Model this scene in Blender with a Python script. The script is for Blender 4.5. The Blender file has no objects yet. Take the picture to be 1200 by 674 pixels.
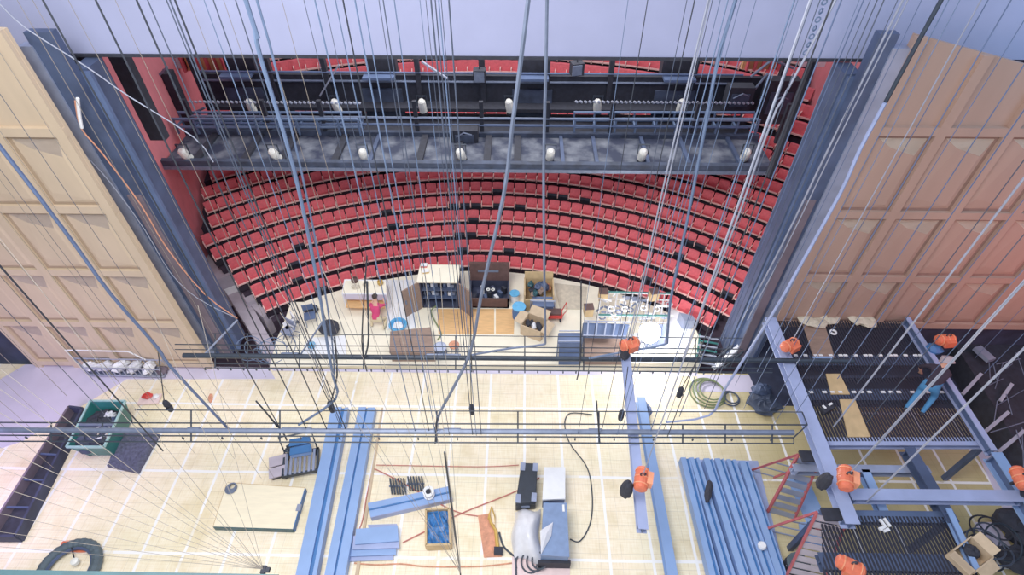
import bpy, bmesh, math, random
from mathutils import Vector, Matrix
random.seed(7)
S = bpy.context.scene
COL = S.collection
PI = math.pi

# ------------------------------------------------------------------ camera
F = 651.0; TH = math.radians(44.8); PS = math.radians(0.93); CH = 16.6
RT = Vector((math.cos(PS), math.sin(PS), 0)); HD = Vector((-math.sin(PS), math.cos(PS), 0)); ZZ = Vector((0, 0, 1))
DV = HD*math.cos(TH) - ZZ*math.sin(TH); UV = HD*math.sin(TH) + ZZ*math.cos(TH)
CAM = Vector((0, 0, CH))
cd = bpy.data.cameras.new('camera'); cam = bpy.data.objects.new('camera', cd); COL.objects.link(cam)
cd.sensor_width = 36; cd.lens = F/1200*36; cd.clip_start = .05; cd.clip_end = 300
M3 = Matrix((RT, UV, -DV)).transposed()
cam.matrix_world = Matrix.Translation(CAM) @ M3.to_4x4()
S.camera = cam

def ray(x, y): return RT*((x-600)/F) + UV*((337-y)/F) + DV
def P(x, y, z=0.0):
    r = ray(x, y); return CAM + r*((z-CH)/r.z)
def PY(x, y, Y):
    r = ray(x, y); return CAM + r*(Y/r.y)

# ------------------------------------------------------------------ materials
def _new(name):
    m = bpy.data.materials.new(name); m.use_nodes = True
    nt = m.node_tree; return m, nt, nt.nodes['Principled BSDF']
def mat(name, c, rough=.6, metal=0, var=.12, scale=6, emit=None, es=1.0, bump=0, alpha=1, stretch=None):
    m, nt, b = _new(name); N, L = nt.nodes, nt.links
    b.inputs['Roughness'].default_value = rough; b.inputs['Metallic'].default_value = metal
    tc = N.new('ShaderNodeTexCoord'); no = N.new('ShaderNodeTexNoise'); no.inputs['Scale'].default_value = scale
    no.inputs['Detail'].default_value = 5
    if stretch:
        mp = N.new('ShaderNodeMapping'); mp.inputs['Scale'].default_value = stretch
        L.new(tc.outputs['Object'], mp.inputs[0]); L.new(mp.outputs[0], no.inputs['Vector'])
    else: L.new(tc.outputs['Object'], no.inputs['Vector'])
    cr = N.new('ShaderNodeValToRGB'); cr.color_ramp.elements[0].position = .3; cr.color_ramp.elements[1].position = .7
    lo = [max(0, v*(1-var)) for v in c]; hi = [min(1, v*(1+var)) for v in c]
    cr.color_ramp.elements[0].color = (*lo, 1); cr.color_ramp.elements[1].color = (*hi, 1)
    L.new(no.outputs['Fac'], cr.inputs[0]); L.new(cr.outputs[0], b.inputs['Base Color'])
    if bump:
        bp = N.new('ShaderNodeBump'); bp.inputs['Strength'].default_value = bump
        L.new(no.outputs['Fac'], bp.inputs['Height']); L.new(bp.outputs[0], b.inputs['Normal'])
    if emit:
        b.inputs['Emission Color'].default_value = (*emit, 1); b.inputs['Emission Strength'].default_value = es
    if alpha < 1: b.inputs['Alpha'].default_value = alpha
    return m
def srgb(r, g, b):
    f = lambda v: (v/255/12.92) if v/255 <= .04045 else ((v/255+.055)/1.055)**2.4
    return (f(r), f(g), f(b))
K = {}
def k(name, rgb, **kw): K[name] = mat(name, srgb(*rgb), **kw)
k('header_paint', (160,166,204), rough=.8, var=.04, scale=1.2)
k('shell_wood', (204,182,154), rough=.55, var=.05, scale=3, stretch=(1,1,.3))
k('shell_wood_dim', (170,140,126), rough=.55, var=.08, scale=1.2, stretch=(1,1,.3))  # same shell wood, weaker work light on this side painted into the colour
k('shell_groove_dim', (132,104,94), rough=.7)  # groove colour darkened likewise for the dimmer side
k('shell_groove', (160,138,114), rough=.7, var=.05)
k('shell_lit', (226,208,190), rough=.5, var=.03)  # paler shell wood, a highlight painted on the relief facets
k('steel_dark', (70,84,116), rough=.55, metal=.3, var=.25, scale=1.5)
k('steel_blue', (84,102,140), rough=.5, metal=.2, var=.2, scale=1.4)
k('steel_pale', (150,160,188), rough=.4, metal=.4, var=.15, scale=2)
k('recess_brown', (104,92,104), rough=.8, var=.2, scale=1.2)
k('black', (34,37,50), rough=.8, var=.3)
k('navy', (44,50,74), rough=.8, var=.35, scale=2)
k('navy_soft', (52,62,84), rough=.7, var=.45, scale=2.5)
k('pink_wall', (216,116,124), rough=.8, var=.08, scale=2)
k('pink_pale', (232,206,206), rough=.8, var=.08)
k('seat_red', (214,88,98), rough=.75, var=.12, scale=9)
k('seat_rim', (248,196,190), rough=.5, var=.05)
k('seat_shell', (40,32,44), rough=.6)
k('step_grey', (176,166,180), rough=.85, var=.1, scale=3)
k('riser_dark', (50,38,54), rough=.9, var=.2)
k('lilac_floor', (205,198,222), rough=.6, var=.06, scale=1.5)
k('cream', (246,238,216), rough=.7, var=.05, scale=2)
k('white', (236,238,244), rough=.5, var=.04)
k('white_dirty', (214,216,224), rough=.6, var=.12, scale=8)
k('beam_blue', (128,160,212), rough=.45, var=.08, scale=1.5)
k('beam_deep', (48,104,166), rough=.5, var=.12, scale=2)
k('beam_lilac', (150,164,208), rough=.45, var=.1, scale=2)
k('cable_blue', (92,112,146), rough=.5, var=.1)
k('wire', (62,72,92), rough=.6, var=.1)
k('wire_dark', (34,40,52), rough=.6, var=.1)
k('wire_pale', (150,156,176), rough=.5, var=.1)
k('pipe_grey', (110,122,148), rough=.45, metal=.3, var=.15)
k('pipe_dark', (46,56,70), rough=.5, metal=.3, var=.2)
k('wire_soft', (132,124,116))
k('ply_pale', (240,228,198), rough=.65, var=.06, scale=2, stretch=(1,6,1))
k('orange', (224,108,76), rough=.45, var=.1)
k('orange_pale', (240,150,110), rough=.5)
k('red', (206,56,52), rough=.5, var=.15)
k('red_rail', (176,84,88), rough=.5, var=.15)
k('green_bin', (38,106,104), rough=.5, var=.15, scale=3)
k('green_rim', (150,190,190), rough=.4)
k('mattress', (78,80,104), rough=.95, var=.35, scale=14, bump=.5)
k('case_black', (30,38,50), rough=.45, var=.2)
k('box_bluegrey', (112,136,178), rough=.5, var=.1)
k('plastic', (236,238,248), rough=.2, var=.06, scale=7, alpha=.82, bump=.6)
k('brown', (140,116,104), rough=.7, var=.15, scale=3, stretch=(1,4,4))
k('brown_dark', (86,62,60), rough=.7, var=.2)
k('ply_orange', (226,176,118), rough=.65, var=.12, scale=2.5, stretch=(1,5,1))
k('ply_tan', (196,168,124), rough=.65, var=.15, scale=3)
k('carton', (196,172,142), rough=.8, var=.1)
k('rust', (206,140,110), rough=.8, var=.25, scale=9)
k('yellow_brass', (196,156,70), rough=.5, var=.2)
k('cyan_blue', (84,168,220), rough=.5, var=.15)
k('tarp_blue', (46,104,168), rough=.4, var=.5, scale=10, bump=.8)
k('denim', (62,124,176), rough=.9, var=.15)
k('pink_shirt', (210,62,110), rough=.9, var=.1)
k('khaki', (214,196,160), rough=.9, var=.08)
k('dark_shirt', (44,36,52), rough=.9, var=.2)
k('skin', (214,160,136), rough=.6, var=.05)
k('hair', (50,38,34), rough=.8)
k('cap_grey', (166,152,160), rough=.8)
k('tyre', (72,86,96), rough=.8, var=.15)
k('teal', (30,74,84), rough=.5, var=.2)
k('hose_green', (110,124,84), rough=.5)
k('cord_red', (186,106,96), rough=.6)
k('lamp_white', (238,238,232), rough=.4, var=.03)
k('glow', (255,250,245), emit=(1,.97,.95), es=30)
k('bag', (40,42,54), rough=.85, var=.2)
k('stone', (202,192,172), rough=.9, var=.15)

def floor_mat():
    """plywood stage sheets 1.22 x 2.49 m with white tape along the joints"""
    m, nt, b = _new('stage_plywood'); N, L = nt.nodes, nt.links
    tc = N.new('ShaderNodeTexCoord'); sx = N.new('ShaderNodeSeparateXYZ'); L.new(tc.outputs['Object'], sx.inputs[0])
    def mth(op, a, c=None, d=None):
        n = N.new('ShaderNodeMath'); n.operation = op
        for i, v in enumerate((a, c, d)):
            if v is None: continue
            if isinstance(v, (int, float)): n.inputs[i].default_value = v
            else: L.new(v, n.inputs[i])
        return n.outputs[0]
    def line(coord, off, per, w):
        fr = mth('FRACT', mth('DIVIDE', mth('SUBTRACT', coord, off), per))
        dd = mth('MINIMUM', fr, mth('SUBTRACT', 1.0, fr))
        return mth('LESS_THAN', mth('MULTIPLY', dd, per), w)
    nw = N.new('ShaderNodeTexNoise'); nw.inputs['Scale'].default_value = .45; L.new(tc.outputs['Object'], nw.inputs['Vector'])
    wob = mth('MULTIPLY', mth('SUBTRACT', nw.outputs['Fac'], .5), .06)
    X = mth('ADD', sx.outputs[0], wob); Y = mth('ADD', sx.outputs[1], wob)
    l1 = line(X, 0.26, 1.217, .040); l2 = line(Y, 10.76, 2.50, .040)
    # broken tape: noise mask hides stretches
    nb = N.new('ShaderNodeTexNoise'); nb.inputs['Scale'].default_value = .8; L.new(tc.outputs['Object'], nb.inputs['Vector'])
    brk = mth('GREATER_THAN', nb.outputs['Fac'], .40)
    tape = mth('MULTIPLY', mth('MAXIMUM', l1, l2), mth('MAXIMUM', brk, 0.45))
    # narrow board joints, dark
    j = mth('MAXIMUM', line(Y, 10.1, .415, .008), line(X, .6, .61, .007))
    n1 = N.new('ShaderNodeTexNoise'); n1.inputs['Scale'].default_value = .55; n1.inputs['Detail'].default_value = 3; L.new(tc.outputs['Object'], n1.inputs['Vector'])
    mp = N.new('ShaderNodeMapping'); mp.inputs['Scale'].default_value = (1.2, 14, 1); L.new(tc.outputs['Object'], mp.inputs[0])
    n2 = N.new('ShaderNodeTexNoise'); n2.inputs['Scale'].default_value = 1.6; n2.inputs['Detail'].default_value = 6; L.new(mp.outputs[0], n2.inputs['Vector'])
    mp3 = N.new('ShaderNodeMapping'); mp3.inputs['Scale'].default_value = (14, 1.5, 1); L.new(tc.outputs['Object'], mp3.inputs[0])
    n3 = N.new('ShaderNodeTexNoise'); n3.inputs['Scale'].default_value = 1.8; n3.inputs['Detail'].default_value = 6; L.new(mp3.outputs[0], n3.inputs['Vector'])
    nn = mth('MULTIPLY', mth('ADD', n2.outputs['Fac'], n3.outputs['Fac']), .5)
    cr = N.new('ShaderNodeValToRGB'); e = cr.color_ramp.elements
    e[0].position = .36; e[0].color = (*srgb(240,230,208), 1); e[1].position = .62; e[1].color = (*srgb(255,251,242), 1)
    L.new(nn, cr.inputs[0])
    cr2 = N.new('ShaderNodeValToRGB'); e = cr2.color_ramp.elements
    e[0].position = .38; e[0].color = (*srgb(248,241,216), 1); e[1].position = .62; e[1].color = (*srgb(255,244,226), 1)
    L.new(n1.outputs['Fac'], cr2.inputs[0])
    mu = N.new('ShaderNodeMix'); mu.data_type = 'RGBA'; mu.blend_type = 'MULTIPLY'; mu.inputs[0].default_value = .9
    L.new(cr.outputs[0], mu.inputs[6]); L.new(cr2.outputs[0], mu.inputs[7])
    n5 = N.new('ShaderNodeTexNoise'); n5.inputs['Scale'].default_value = .9; n5.inputs['Detail'].default_value = 7; L.new(tc.outputs['Object'], n5.inputs['Vector'])
    st = N.new('ShaderNodeValToRGB'); st.color_ramp.elements[0].position = .52; st.color_ramp.elements[1].position = .78; L.new(n5.outputs['Fac'], st.inputs[0])
    ms = N.new('ShaderNodeMix'); ms.data_type = 'RGBA'; L.new(mth('MULTIPLY', st.outputs[0], .7), ms.inputs[0]); L.new(mu.outputs[2], ms.inputs[6]); ms.inputs[7].default_value = (*srgb(204,182,128), 1)
    # darker olive towards one wing: the work light's fall-off painted into the boards
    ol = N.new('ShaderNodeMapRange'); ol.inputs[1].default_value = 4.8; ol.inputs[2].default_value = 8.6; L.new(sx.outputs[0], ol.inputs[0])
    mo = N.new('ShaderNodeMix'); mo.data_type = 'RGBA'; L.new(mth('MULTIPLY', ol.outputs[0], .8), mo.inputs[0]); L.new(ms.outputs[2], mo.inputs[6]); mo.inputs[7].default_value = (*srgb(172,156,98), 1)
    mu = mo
    m1 = N.new('ShaderNodeMix'); m1.data_type = 'RGBA'; L.new(mth('MULTIPLY', j, .22), m1.inputs[0]); L.new(mu.outputs[2], m1.inputs[6]); m1.inputs[7].default_value = (*srgb(120,100,72), 1)
    m2 = N.new('ShaderNodeMix'); m2.data_type = 'RGBA'; L.new(mth('MULTIPLY', tape, .92), m2.inputs[0]); L.new(m1.outputs[2], m2.inputs[6]); m2.inputs[7].default_value = (*srgb(248,248,250), 1)
    L.new(m2.outputs[2], b.inputs['Base Color']); b.inputs['Roughness'].default_value = .6
    return m
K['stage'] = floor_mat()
def grate_mat():
    m, nt, b = _new('deck_grating'); N, L = nt.nodes, nt.links
    tc = N.new('ShaderNodeTexCoord'); sx = N.new('ShaderNodeSeparateXYZ'); L.new(tc.outputs['Object'], sx.inputs[0])
    w = N.new('ShaderNodeMath'); w.operation = 'MULTIPLY'; w.inputs[1].default_value = 11; L.new(sx.outputs[0], w.inputs[0])
    fr = N.new('ShaderNodeMath'); fr.operation = 'FRACT'; L.new(w.outputs[0], fr.inputs[0])
    gt = N.new('ShaderNodeMath'); gt.operation = 'LESS_THAN'; gt.inputs[1].default_value = .58; L.new(fr.outputs[0], gt.inputs[0])
    L.new(gt.outputs[0], b.inputs['Alpha']); b.inputs['Base Color'].default_value = (*srgb(30,32,48), 1); b.inputs['Roughness'].default_value = .7
    return m
K['grate'] = grate_mat()
def wash_mat():
    m, nt, b = _new('bridge_deck'); N, L = nt.nodes, nt.links
    tc = N.new('ShaderNodeTexCoord'); no = N.new('ShaderNodeTexNoise'); no.inputs['Scale'].default_value = 1.3; no.inputs['Detail'].default_value = 8
    L.new(tc.outputs['Object'], no.inputs['Vector']); cr = N.new('ShaderNodeValToRGB'); e = cr.color_ramp.elements
    e[0].position = .42; e[0].color = (*srgb(34,42,66), 1); e[1].position = .72; e[1].color = (*srgb(118,124,136), 1)
    L.new(no.outputs['Fac'], cr.inputs[0]); L.new(cr.outputs[0], b.inputs['Base Color']); b.inputs['Roughness'].default_value = .8
    return m
K['bridge'] = wash_mat()

# ------------------------------------------------------------------ mesh builder
class MB:
    def __init__(s): s.v = []; s.f = []; s.m = []
    def add(s, vs, fs, mi=0):
        o = len(s.v); s.v += [Vector(q) for q in vs]; s.f += [tuple(o+i for i in f) for f in fs]; s.m += [mi]*len(fs); return s
    def hexa(s, b4, t4, mi=0):
        return s.add(list(b4)+list(t4), [(3,2,1,0),(4,5,6,7),(0,1,5,4),(1,2,6,5),(2,3,7,6),(3,0,4,7)], mi)
    def box(s, c, d, rz=0, mi=0, rx=0, ry=0):
        R = Matrix.Rotation(rz, 3, 'Z') @ Matrix.Rotation(ry, 3, 'Y') @ Matrix.Rotation(rx, 3, 'X'); c = Vector(c); x, y, z = d[0]/2, d[1]/2, d[2]/2
        vs = [c + R@Vector(q) for q in ((-x,-y,-z),(x,-y,-z),(x,y,-z),(-x,y,-z),(-x,-y,z),(x,-y,z),(x,y,z),(-x,y,z))]
        return s.hexa(vs[:4], vs[4:], mi)
    def slab(s, pts, z0, z1, mi=0):
        n = len(pts); lo = [(p[0], p[1], z0) for p in pts]; hi = [(p[0], p[1], z1) for p in pts]
        fs = [tuple(range(n, 2*n)), tuple(reversed(range(n)))] + [(i, (i+1) % n, n+(i+1) % n, n+i) for i in range(n)]
        return s.add(lo+hi, fs, mi)
    def bar(s, a, b, w, h, mi=0):
        a, b = Vector(a), Vector(b); d = (b-a).normalized(); up = ZZ if abs(d.z) < .95 else Vector((0,1,0))
        sd = d.cross(up).normalized()*w/2; u = sd.cross(d).normalized()*h/2
        return s.hexa([a-sd-u, a+sd-u, a+sd+u, a-sd+u], [b-sd-u, b+sd-u, b+sd+u, b-sd+u], mi)
    def tube(s, pts, r, n=6, mi=0, cap=True):
        pts = [Vector(p) for p in pts]; rs = r if isinstance(r, (list, tuple)) else [r]*len(pts); o = len(s.v); prev = None
        for i, p in enumerate(pts):
            d = (pts[min(i+1, len(pts)-1)] - pts[max(i-1, 0)]).normalized()
            if prev is None: a = d.cross(ZZ if abs(d.z) < .9 else Vector((1,0,0))).normalized()
            else:
                a = prev - d*prev.dot(d); a = a.normalized() if a.length > 1e-6 else d.cross(Vector((0,1,0))).normalized()
            prev = a; b = d.cross(a)
            s.v += [p + (a*math.cos(2*PI*j/n) + b*math.sin(2*PI*j/n))*rs[i] for j in range(n)]
        for i in range(len(pts)-1):
            for j in range(n):
                s.f.append((o+i*n+j, o+i*n+(j+1) % n, o+(i+1)*n+(j+1) % n, o+(i+1)*n+j)); s.m.append(mi)
        if cap:
            s.f.append(tuple(o+j for j in reversed(range(n)))); s.m.append(mi)
            s.f.append(tuple(o+(len(pts)-1)*n+j for j in range(n))); s.m.append(mi)
        return s
    def lathe(s, c, prof, n=16, mi=0, ax='Z', M=None):
        c = Vector(c); M = M or (Matrix.Identity(3) if ax == 'Z' else Matrix.Rotation(PI/2, 3, 'Y') if ax == 'X' else Matrix.Rotation(-PI/2, 3, 'X'))
        o = len(s.v)
        for r, z in prof: s.v += [c + M@Vector((r*math.cos(2*PI*j/n), r*math.sin(2*PI*j/n), z)) for j in range(n)]
        for i in range(len(prof)-1):
            for j in range(n): s.f.append((o+i*n+j, o+i*n+(j+1) % n, o+(i+1)*n+(j+1) % n, o+(i+1)*n+j)); s.m.append(mi)
        s.f.append(tuple(o+j for j in reversed(range(n)))); s.m.append(mi)
        s.f.append(tuple(o+(len(prof)-1)*n+j for j in range(n))); s.m.append(mi)
        return s
    def blob(s, c, d, mi=0, seed=0, rough=.12, n=10, m=7, rz=0):
        rr = random.Random(seed); c = Vector(c); o = len(s.v); R = Matrix.Rotation(rz, 3, 'Z')
        for i in range(m+1):
            t = PI*i/m
            for j in range(n):
                p = 2*PI*j/n; q = 1 + rr.uniform(-rough, rough)
                s.v.append(c + R@Vector((math.sin(t)*math.cos(p)*d[0]/2*q, math.sin(t)*math.sin(p)*d[1]/2*q, math.cos(t)*d[2]/2*q)))
        for i in range(m):
            for j in range(n): s.f.append((o+i*n+j, o+(i+1)*n+j, o+(i+1)*n+(j+1) % n, o+i*n+(j+1) % n)); s.m.append(mi)
        return s
    def torus(s, c, R, r, n=24, k_=8, mi=0, M=None, arc=2*PI, rib=0):
        c = Vector(c); M = M or Matrix.Identity(3); o = len(s.v); cl = arc >= 2*PI-1e-6; cnt = n if cl else n+1
        for i in range(cnt):
            a = arc*i/n; rr = r*(1+(rib if i % 2 else 0))
            for j in range(k_):
                b = 2*PI*j/k_; s.v.append(c + M@Vector(((R+rr*math.cos(b))*math.cos(a), (R+rr*math.cos(b))*math.sin(a), rr*math.sin(b))))
        for i in range(n if cl else n):
            i2 = (i+1) % cnt
            for j in range(k_): s.f.append((o+i*k_+j, o+i2*k_+j, o+i2*k_+(j+1) % k_, o+i*k_+(j+1) % k_)); s.m.append(mi)
        return s
    def ibeam(s, a, b, w, h, t=.02, mi=0, mw=None, tw=.02):
        a, b = Vector(a), Vector(b); mw = mi if mw is None else mw
        u = ZZ*(h/2-t/2)
        s.bar(a+u, b+u, w, t, mi); s.bar(a-u, b-u, w, t, mi); s.bar(a, b, tw, h-2*t, mw); return s
    def build(s, name, mats, parent=None, local=False, smooth=False, kind=None, label=None, cat=None, group=None, bevel=0):
        me = bpy.data.meshes.new(name)
        off = Vector((0,0,0))
        if parent is not None and not local: off = PARLOC[parent.name]
        elif parent is None and not local and s.v and kind != 'structure':
            lo = Vector([min(v[i] for v in s.v) for i in range(3)]); hi = Vector([max(v[i] for v in s.v) for i in range(3)])
            off = Vector(((lo.x+hi.x)/2, (lo.y+hi.y)/2, lo.z))
        me.from_pydata([v-off for v in s.v], [], s.f)
        if not isinstance(mats, (list, tuple)): mats = [mats]
        for q in mats: me.materials.append(K[q] if isinstance(q, str) else q)
        me.polygons.foreach_set('material_index', s.m)
        bm = bmesh.new(); bm.from_mesh(me); bmesh.ops.recalc_face_normals(bm, faces=bm.faces); bm.to_mesh(me); bm.free()
        if smooth: me.polygons.foreach_set('use_smooth', [True]*len(me.polygons))
        me.update()
        o = bpy.data.objects.new(name, me); COL.objects.link(o)
        if parent is not None: o.parent = parent; PARLOC[o.name] = off if not local else Vector((0,0,0))
        else: o.location = off
        if parent is None: PARLOC[o.name] = off
        if kind: o['kind'] = kind
        if label: o['label'] = label
        if cat: o['category'] = cat
        if group: o['group'] = group
        if bevel:
            md = o.modifiers.new('edge', 'BEVEL'); md.width = bevel; md.segments = 2; md.limit_method = 'ANGLE'
        return o
PARLOC = {}
def thing(name, label, cat, loc=(0,0,0), group=None):
    o = bpy.data.objects.new(name, None); COL.objects.link(o); o.location = loc; o['label'] = label; o['category'] = cat
    o.empty_display_size = .2
    if group: o['group'] = group
    PARLOC[o.name] = Vector(loc); return o
def dup(root, loc, rz=0, label=None, group=None, scale=None):
    r = root.copy(); COL.objects.link(r); r.location = loc; r.rotation_euler = (0,0,rz); PARLOC[r.name] = Vector(loc)
    if scale: r.scale = scale
    if label: r['label'] = label
    if group: r['group'] = group
    for ch in list(root.children):
        c = ch.copy(); COL.objects.link(c); c.parent = r
        for g in list(ch.children):
            e = g.copy(); COL.objects.link(e); e.parent = c
    return r
def struct(name, mb, mats, smooth=False): return mb.build(name, mats, kind='structure', smooth=smooth)
def lerp(a, b, t): return Vector(a)*(1-t) + Vector(b)*t

# ================================================================== SETTING
XC, YC, R0, DR, DZ = -1.67, 3.63, 14.5, .75, .26       # stalls: centre of the arcs, first radius, row pitch, rise
YP = 14.0                                               # proscenium wall
YL = 12.35                                              # wooden shell wall on one side
YR = 13.0
# stage floor and rounded apron
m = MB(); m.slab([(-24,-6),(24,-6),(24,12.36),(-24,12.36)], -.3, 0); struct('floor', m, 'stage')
ap = [P(316,430,0)[:2], P(324,398,0)[:2]]
a0_ = math.atan2(P(340,353,0).y-YC, P(340,353,0).x-XC); a1_ = math.atan2(P(822,368,0).y-YC, P(822,368,0).x-XC)
for i in range(25):
    a = a0_+(a1_-a0_)*i/24; ap.append((XC+(R0-.42)*math.cos(a), YC+(R0-.42)*math.sin(a)))
ap += [P(822,400,0)[:2], P(822,425,0)[:2]]
ap = [(q[0], max(q[1], 12.36)) for q in ap]
m = MB(); m.slab(ap, -.9, .0); struct('floor_apron', m, 'cream')
# pale band (fire curtain line) and pale floor margin on the far side
m = MB(); m.slab([(-17.9,12.35),(-9.2,12.35),(-8.8,11.85),(-14.2,11.75),(-16.4,9.2),(-19.6,7.6),(-21,8.6),(-18.3,12.35)], 0, .012); struct('floor_margin', m, 'lilac_floor')
m = MB(); m.slab([(6.6,12.3),(10.2,12.3),(10.2,11.55),(6.4,11.55)], 0, .012); m.slab([(-9.2,12.36),(6.6,12.36),(6.6,12.22),(-9.0,12.22)], 0, .01); struct('trim_1', m, 'lilac_floor')
# pit floor below the auditorium
m = MB(); m.slab([(-24,12.4),(24,12.4),(24,40),(-24,40)], -1.6, -1.3); struct('floor_auditorium', m, 'riser_dark')
# wall above the proscenium opening
m = MB(); hz = PY(600,66,YP).z
m.box((0, YP+.2, hz+6), (60, .4, 12)); struct('wall_proscenium', m, 'header_paint')
m = MB(); m.box((-1, YP+.15, hz-.03), (22, .42, .07)); struct('trim_2', m, 'black')

# proscenium towers
def X(px, py, Y): return PY(px, py, Y).x
def tower(nm, tan, pale, ax, bx, bl, ztop):
    m = MB()
    def blk(p0, p1, y, dep, zt, mi):
        a, b = X(p0,300,y), X(p1,300,y); m.box(((a+b)/2, y+dep/2, zt/2), (abs(b-a), dep, zt), mi=mi)
    blk(tan, pale, 12.9, .3, ztop-.3, 0)
    blk(pale, ax, 12.95, .25, ztop, 1)
    p = pale+(ax-pale)*.28; blk(p, ax-(ax-pale)*.1, 12.9, .08, ztop*.62, 2)
    a = X(ax,300,13.3); b = X(bx,300,13.98)
    m.box(((a+b)/2, 13.64, 5.4), (abs(b-a), .68, 10.8), mi=1)
    blk(ax, bl, 13.2, .1, 10.75, 3)
    struct('wall_tower_'+nm, m, ['steel_pale','steel_dark','recess_brown','steel_blue'])
tower('left', 172, 184, 207, 240, 222, PY(45,38,12.95).z)
tower('right', 948, 931, 914, 884, 903, PY(1030,40,12.95).z)

# wooden shell walls: framed panels with a raised four-sided relief
def shell(nm, Y, x0, x1, zs, cols, ztop_pts, zb, mats=('shell_wood','shell_groove','shell_lit')):
    """x0 outer, x1 inner edge; zs rail heights from the bottom; cols stile positions"""
    m = MB(); d = .12
    # back board, with a sloping head
    (xa, za), (xb, zb2) = ztop_pts
    lo = [(x0,Y,zb),(x1,Y,zb),(x1,Y+.1,zb),(x0,Y+.1,zb)]
    def ztop(x): return za + (zb2-za)*(x-xa)/(xb-xa)
    hi = [(x0,Y,ztop(x0)),(x1,Y,ztop(x1)),(x1,Y+.1,ztop(x1)),(x0,Y+.1,ztop(x0))]
    m.hexa(lo, hi, 0)
    xs = cols
    for z in zs: m.box(((x0+x1)/2, Y-d/2, z), (abs(x1-x0), d, .24), mi=0)
    for x in xs:
        m.hexa([(x-.13,Y-d-.004,zb),(x+.13,Y-d-.004,zb),(x+.13,Y,zb),(x-.13,Y,zb)],
               [(x-.13,Y-d-.004,ztop(x)),(x+.13,Y-d-.004,ztop(x)),(x+.13,Y,ztop(x)),(x-.13,Y,ztop(x))], 0)
    xo = sorted(xs)
    zz = sorted(zs) + [None]
    for i in range(len(xo)-1):
        for j in range(len(zs)-1):
            a, b = xo[i]+.13, xo[i+1]-.13; z0, z1 = zz[j]+.12, zz[j+1]-.12
            # groove liner
            m.box(((a+b)/2, Y-.012, (z0+z1)/2), (b-a, .02, z1-z0), mi=1)
            g = .09; a += g; b -= g; z0 += g; z1 -= g
            w = (b-a); e = .06
            o = len(m.v)
            p = [(a,Y-.02,z0),(b,Y-.02,z0),(b,Y-.02,z1),(a,Y-.02,z1)]
            q = [(a+w*.10,Y-e,z0+.35),(b-w*.10,Y-e,z0+.12),(b-w*.10,Y-e,z1-.5),(a+w*.35,Y-e,z1-.28)]
            m.add(p+q, [(0,1,5,4),(1,2,6,5),(3,0,4,7)], 0); m.add(p+q, [(2,3,7,6)], 2); m.add(p+q, [(4,5,6,7)], 0)  # upper facet takes the paler wood as a painted highlight
            m.add([q[3], (b-w*.10,Y-e,z1-.5), p[2], p[3]], [(0,1,2,3)], 2)
    struct(nm, m, list(mats))
xl0, xl1 = PY(45,428,YL).x, X(232,400,YL)
zsL = [PY(150,y,YL).z for y in (424,378,318,244,154)]
w = 1.62
shell('wall_left', YL, xl0, xl1, zsL, [xl1-.14, xl1-.14-w, xl1-.14-2*w, xl1-.14-3*w, xl0+.15], [(xl0, PY(-60,20,YL).z), (xl1, PY(6,34,YL).z)], 0)
xr0, xr1 = X(908,372,YR), X(1330,400,YR)
zsR = [PY(1050,y,YR).z for y in (379,325,250,152)]
c0 = X(976,250,YR); cw = X(1048,250,YR)-c0
shell('wall_right', YR, xr0, xr1, zsR, [xr0+.12, xr0+.12+cw*.98, xr0+.12+cw*2*.98, xr0+.12+cw*3*.98, xr0+.12+cw*4*.98, xr0+.12+cw*5*.98], [(PY(1065,38,YR).x, PY(1065,38,YR).z), (PY(1200,75,YR).x, PY(1200,75,YR).z)], PY(1000,374,YR).z, ('shell_wood_dim','shell_groove_dim','shell_lit'))
# dark side walls of the wings
m = MB(); m.box((xl0-2.8, 8, 9), (.3, 26, 19)); m.box((xl0-1.6, YL+.4, 8), (3.2,.2,17)); struct('wall_wing_left', m, 'navy')
m = MB(); m.box((19, 8, 7), (.3, 30, 22)); m.box(((xr0+19)/2, YR+.3, 0), (19-xr0, .3, 5)); struct('wall_wing_right', m, 'navy')

# ---------------------------------------------------------------- auditorium
zrow = lambda i: -.42 + DZ*i     # floor of row i (seat cushion .42 above)
LEFT = [(318,361),(306,346),(286,333),(278,314),(258,300),(247,285),(241,270),(234,250),(231,234),(226,217)]
def ang(px, py, z):
    q = P(px, py, z); return math.atan2(q.y-YC, q.x-XC)
rows = []
for i in range(13):
    z = zrow(i)+.42; r = R0 + DR*i
    aL = ang(*LEFT[i], z) if i < len(LEFT) else rows[-1][2] + .012
    aR = math.radians([44.3, 42.6, 41.0, 39.5, 38.5, 37.5, 36.5, 35.5, 35, 34.5, 34, 33.5, 33][i])
    rows.append((r, z, aL, aR))
m = MB()
def arcpts(r, a0, a1, n=28): return [(XC+r*math.cos(a0+(a1-a0)*j/n), YC+r*math.sin(a0+(a1-a0)*j/n)) for j in range(n+1)]
for i, (r, z, aL, aR) in enumerate(rows):
    o = arcpts(r-.32, aL+.012, aR-.012); q = arcpts(r+DR-.32+.02, aL+.012, aR-.012)
    m.slab(o+q[::-1], -1.3, zrow(i)-.02 if i else -.5)
struct('floor_rake', m, 'riser_dark')
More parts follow.
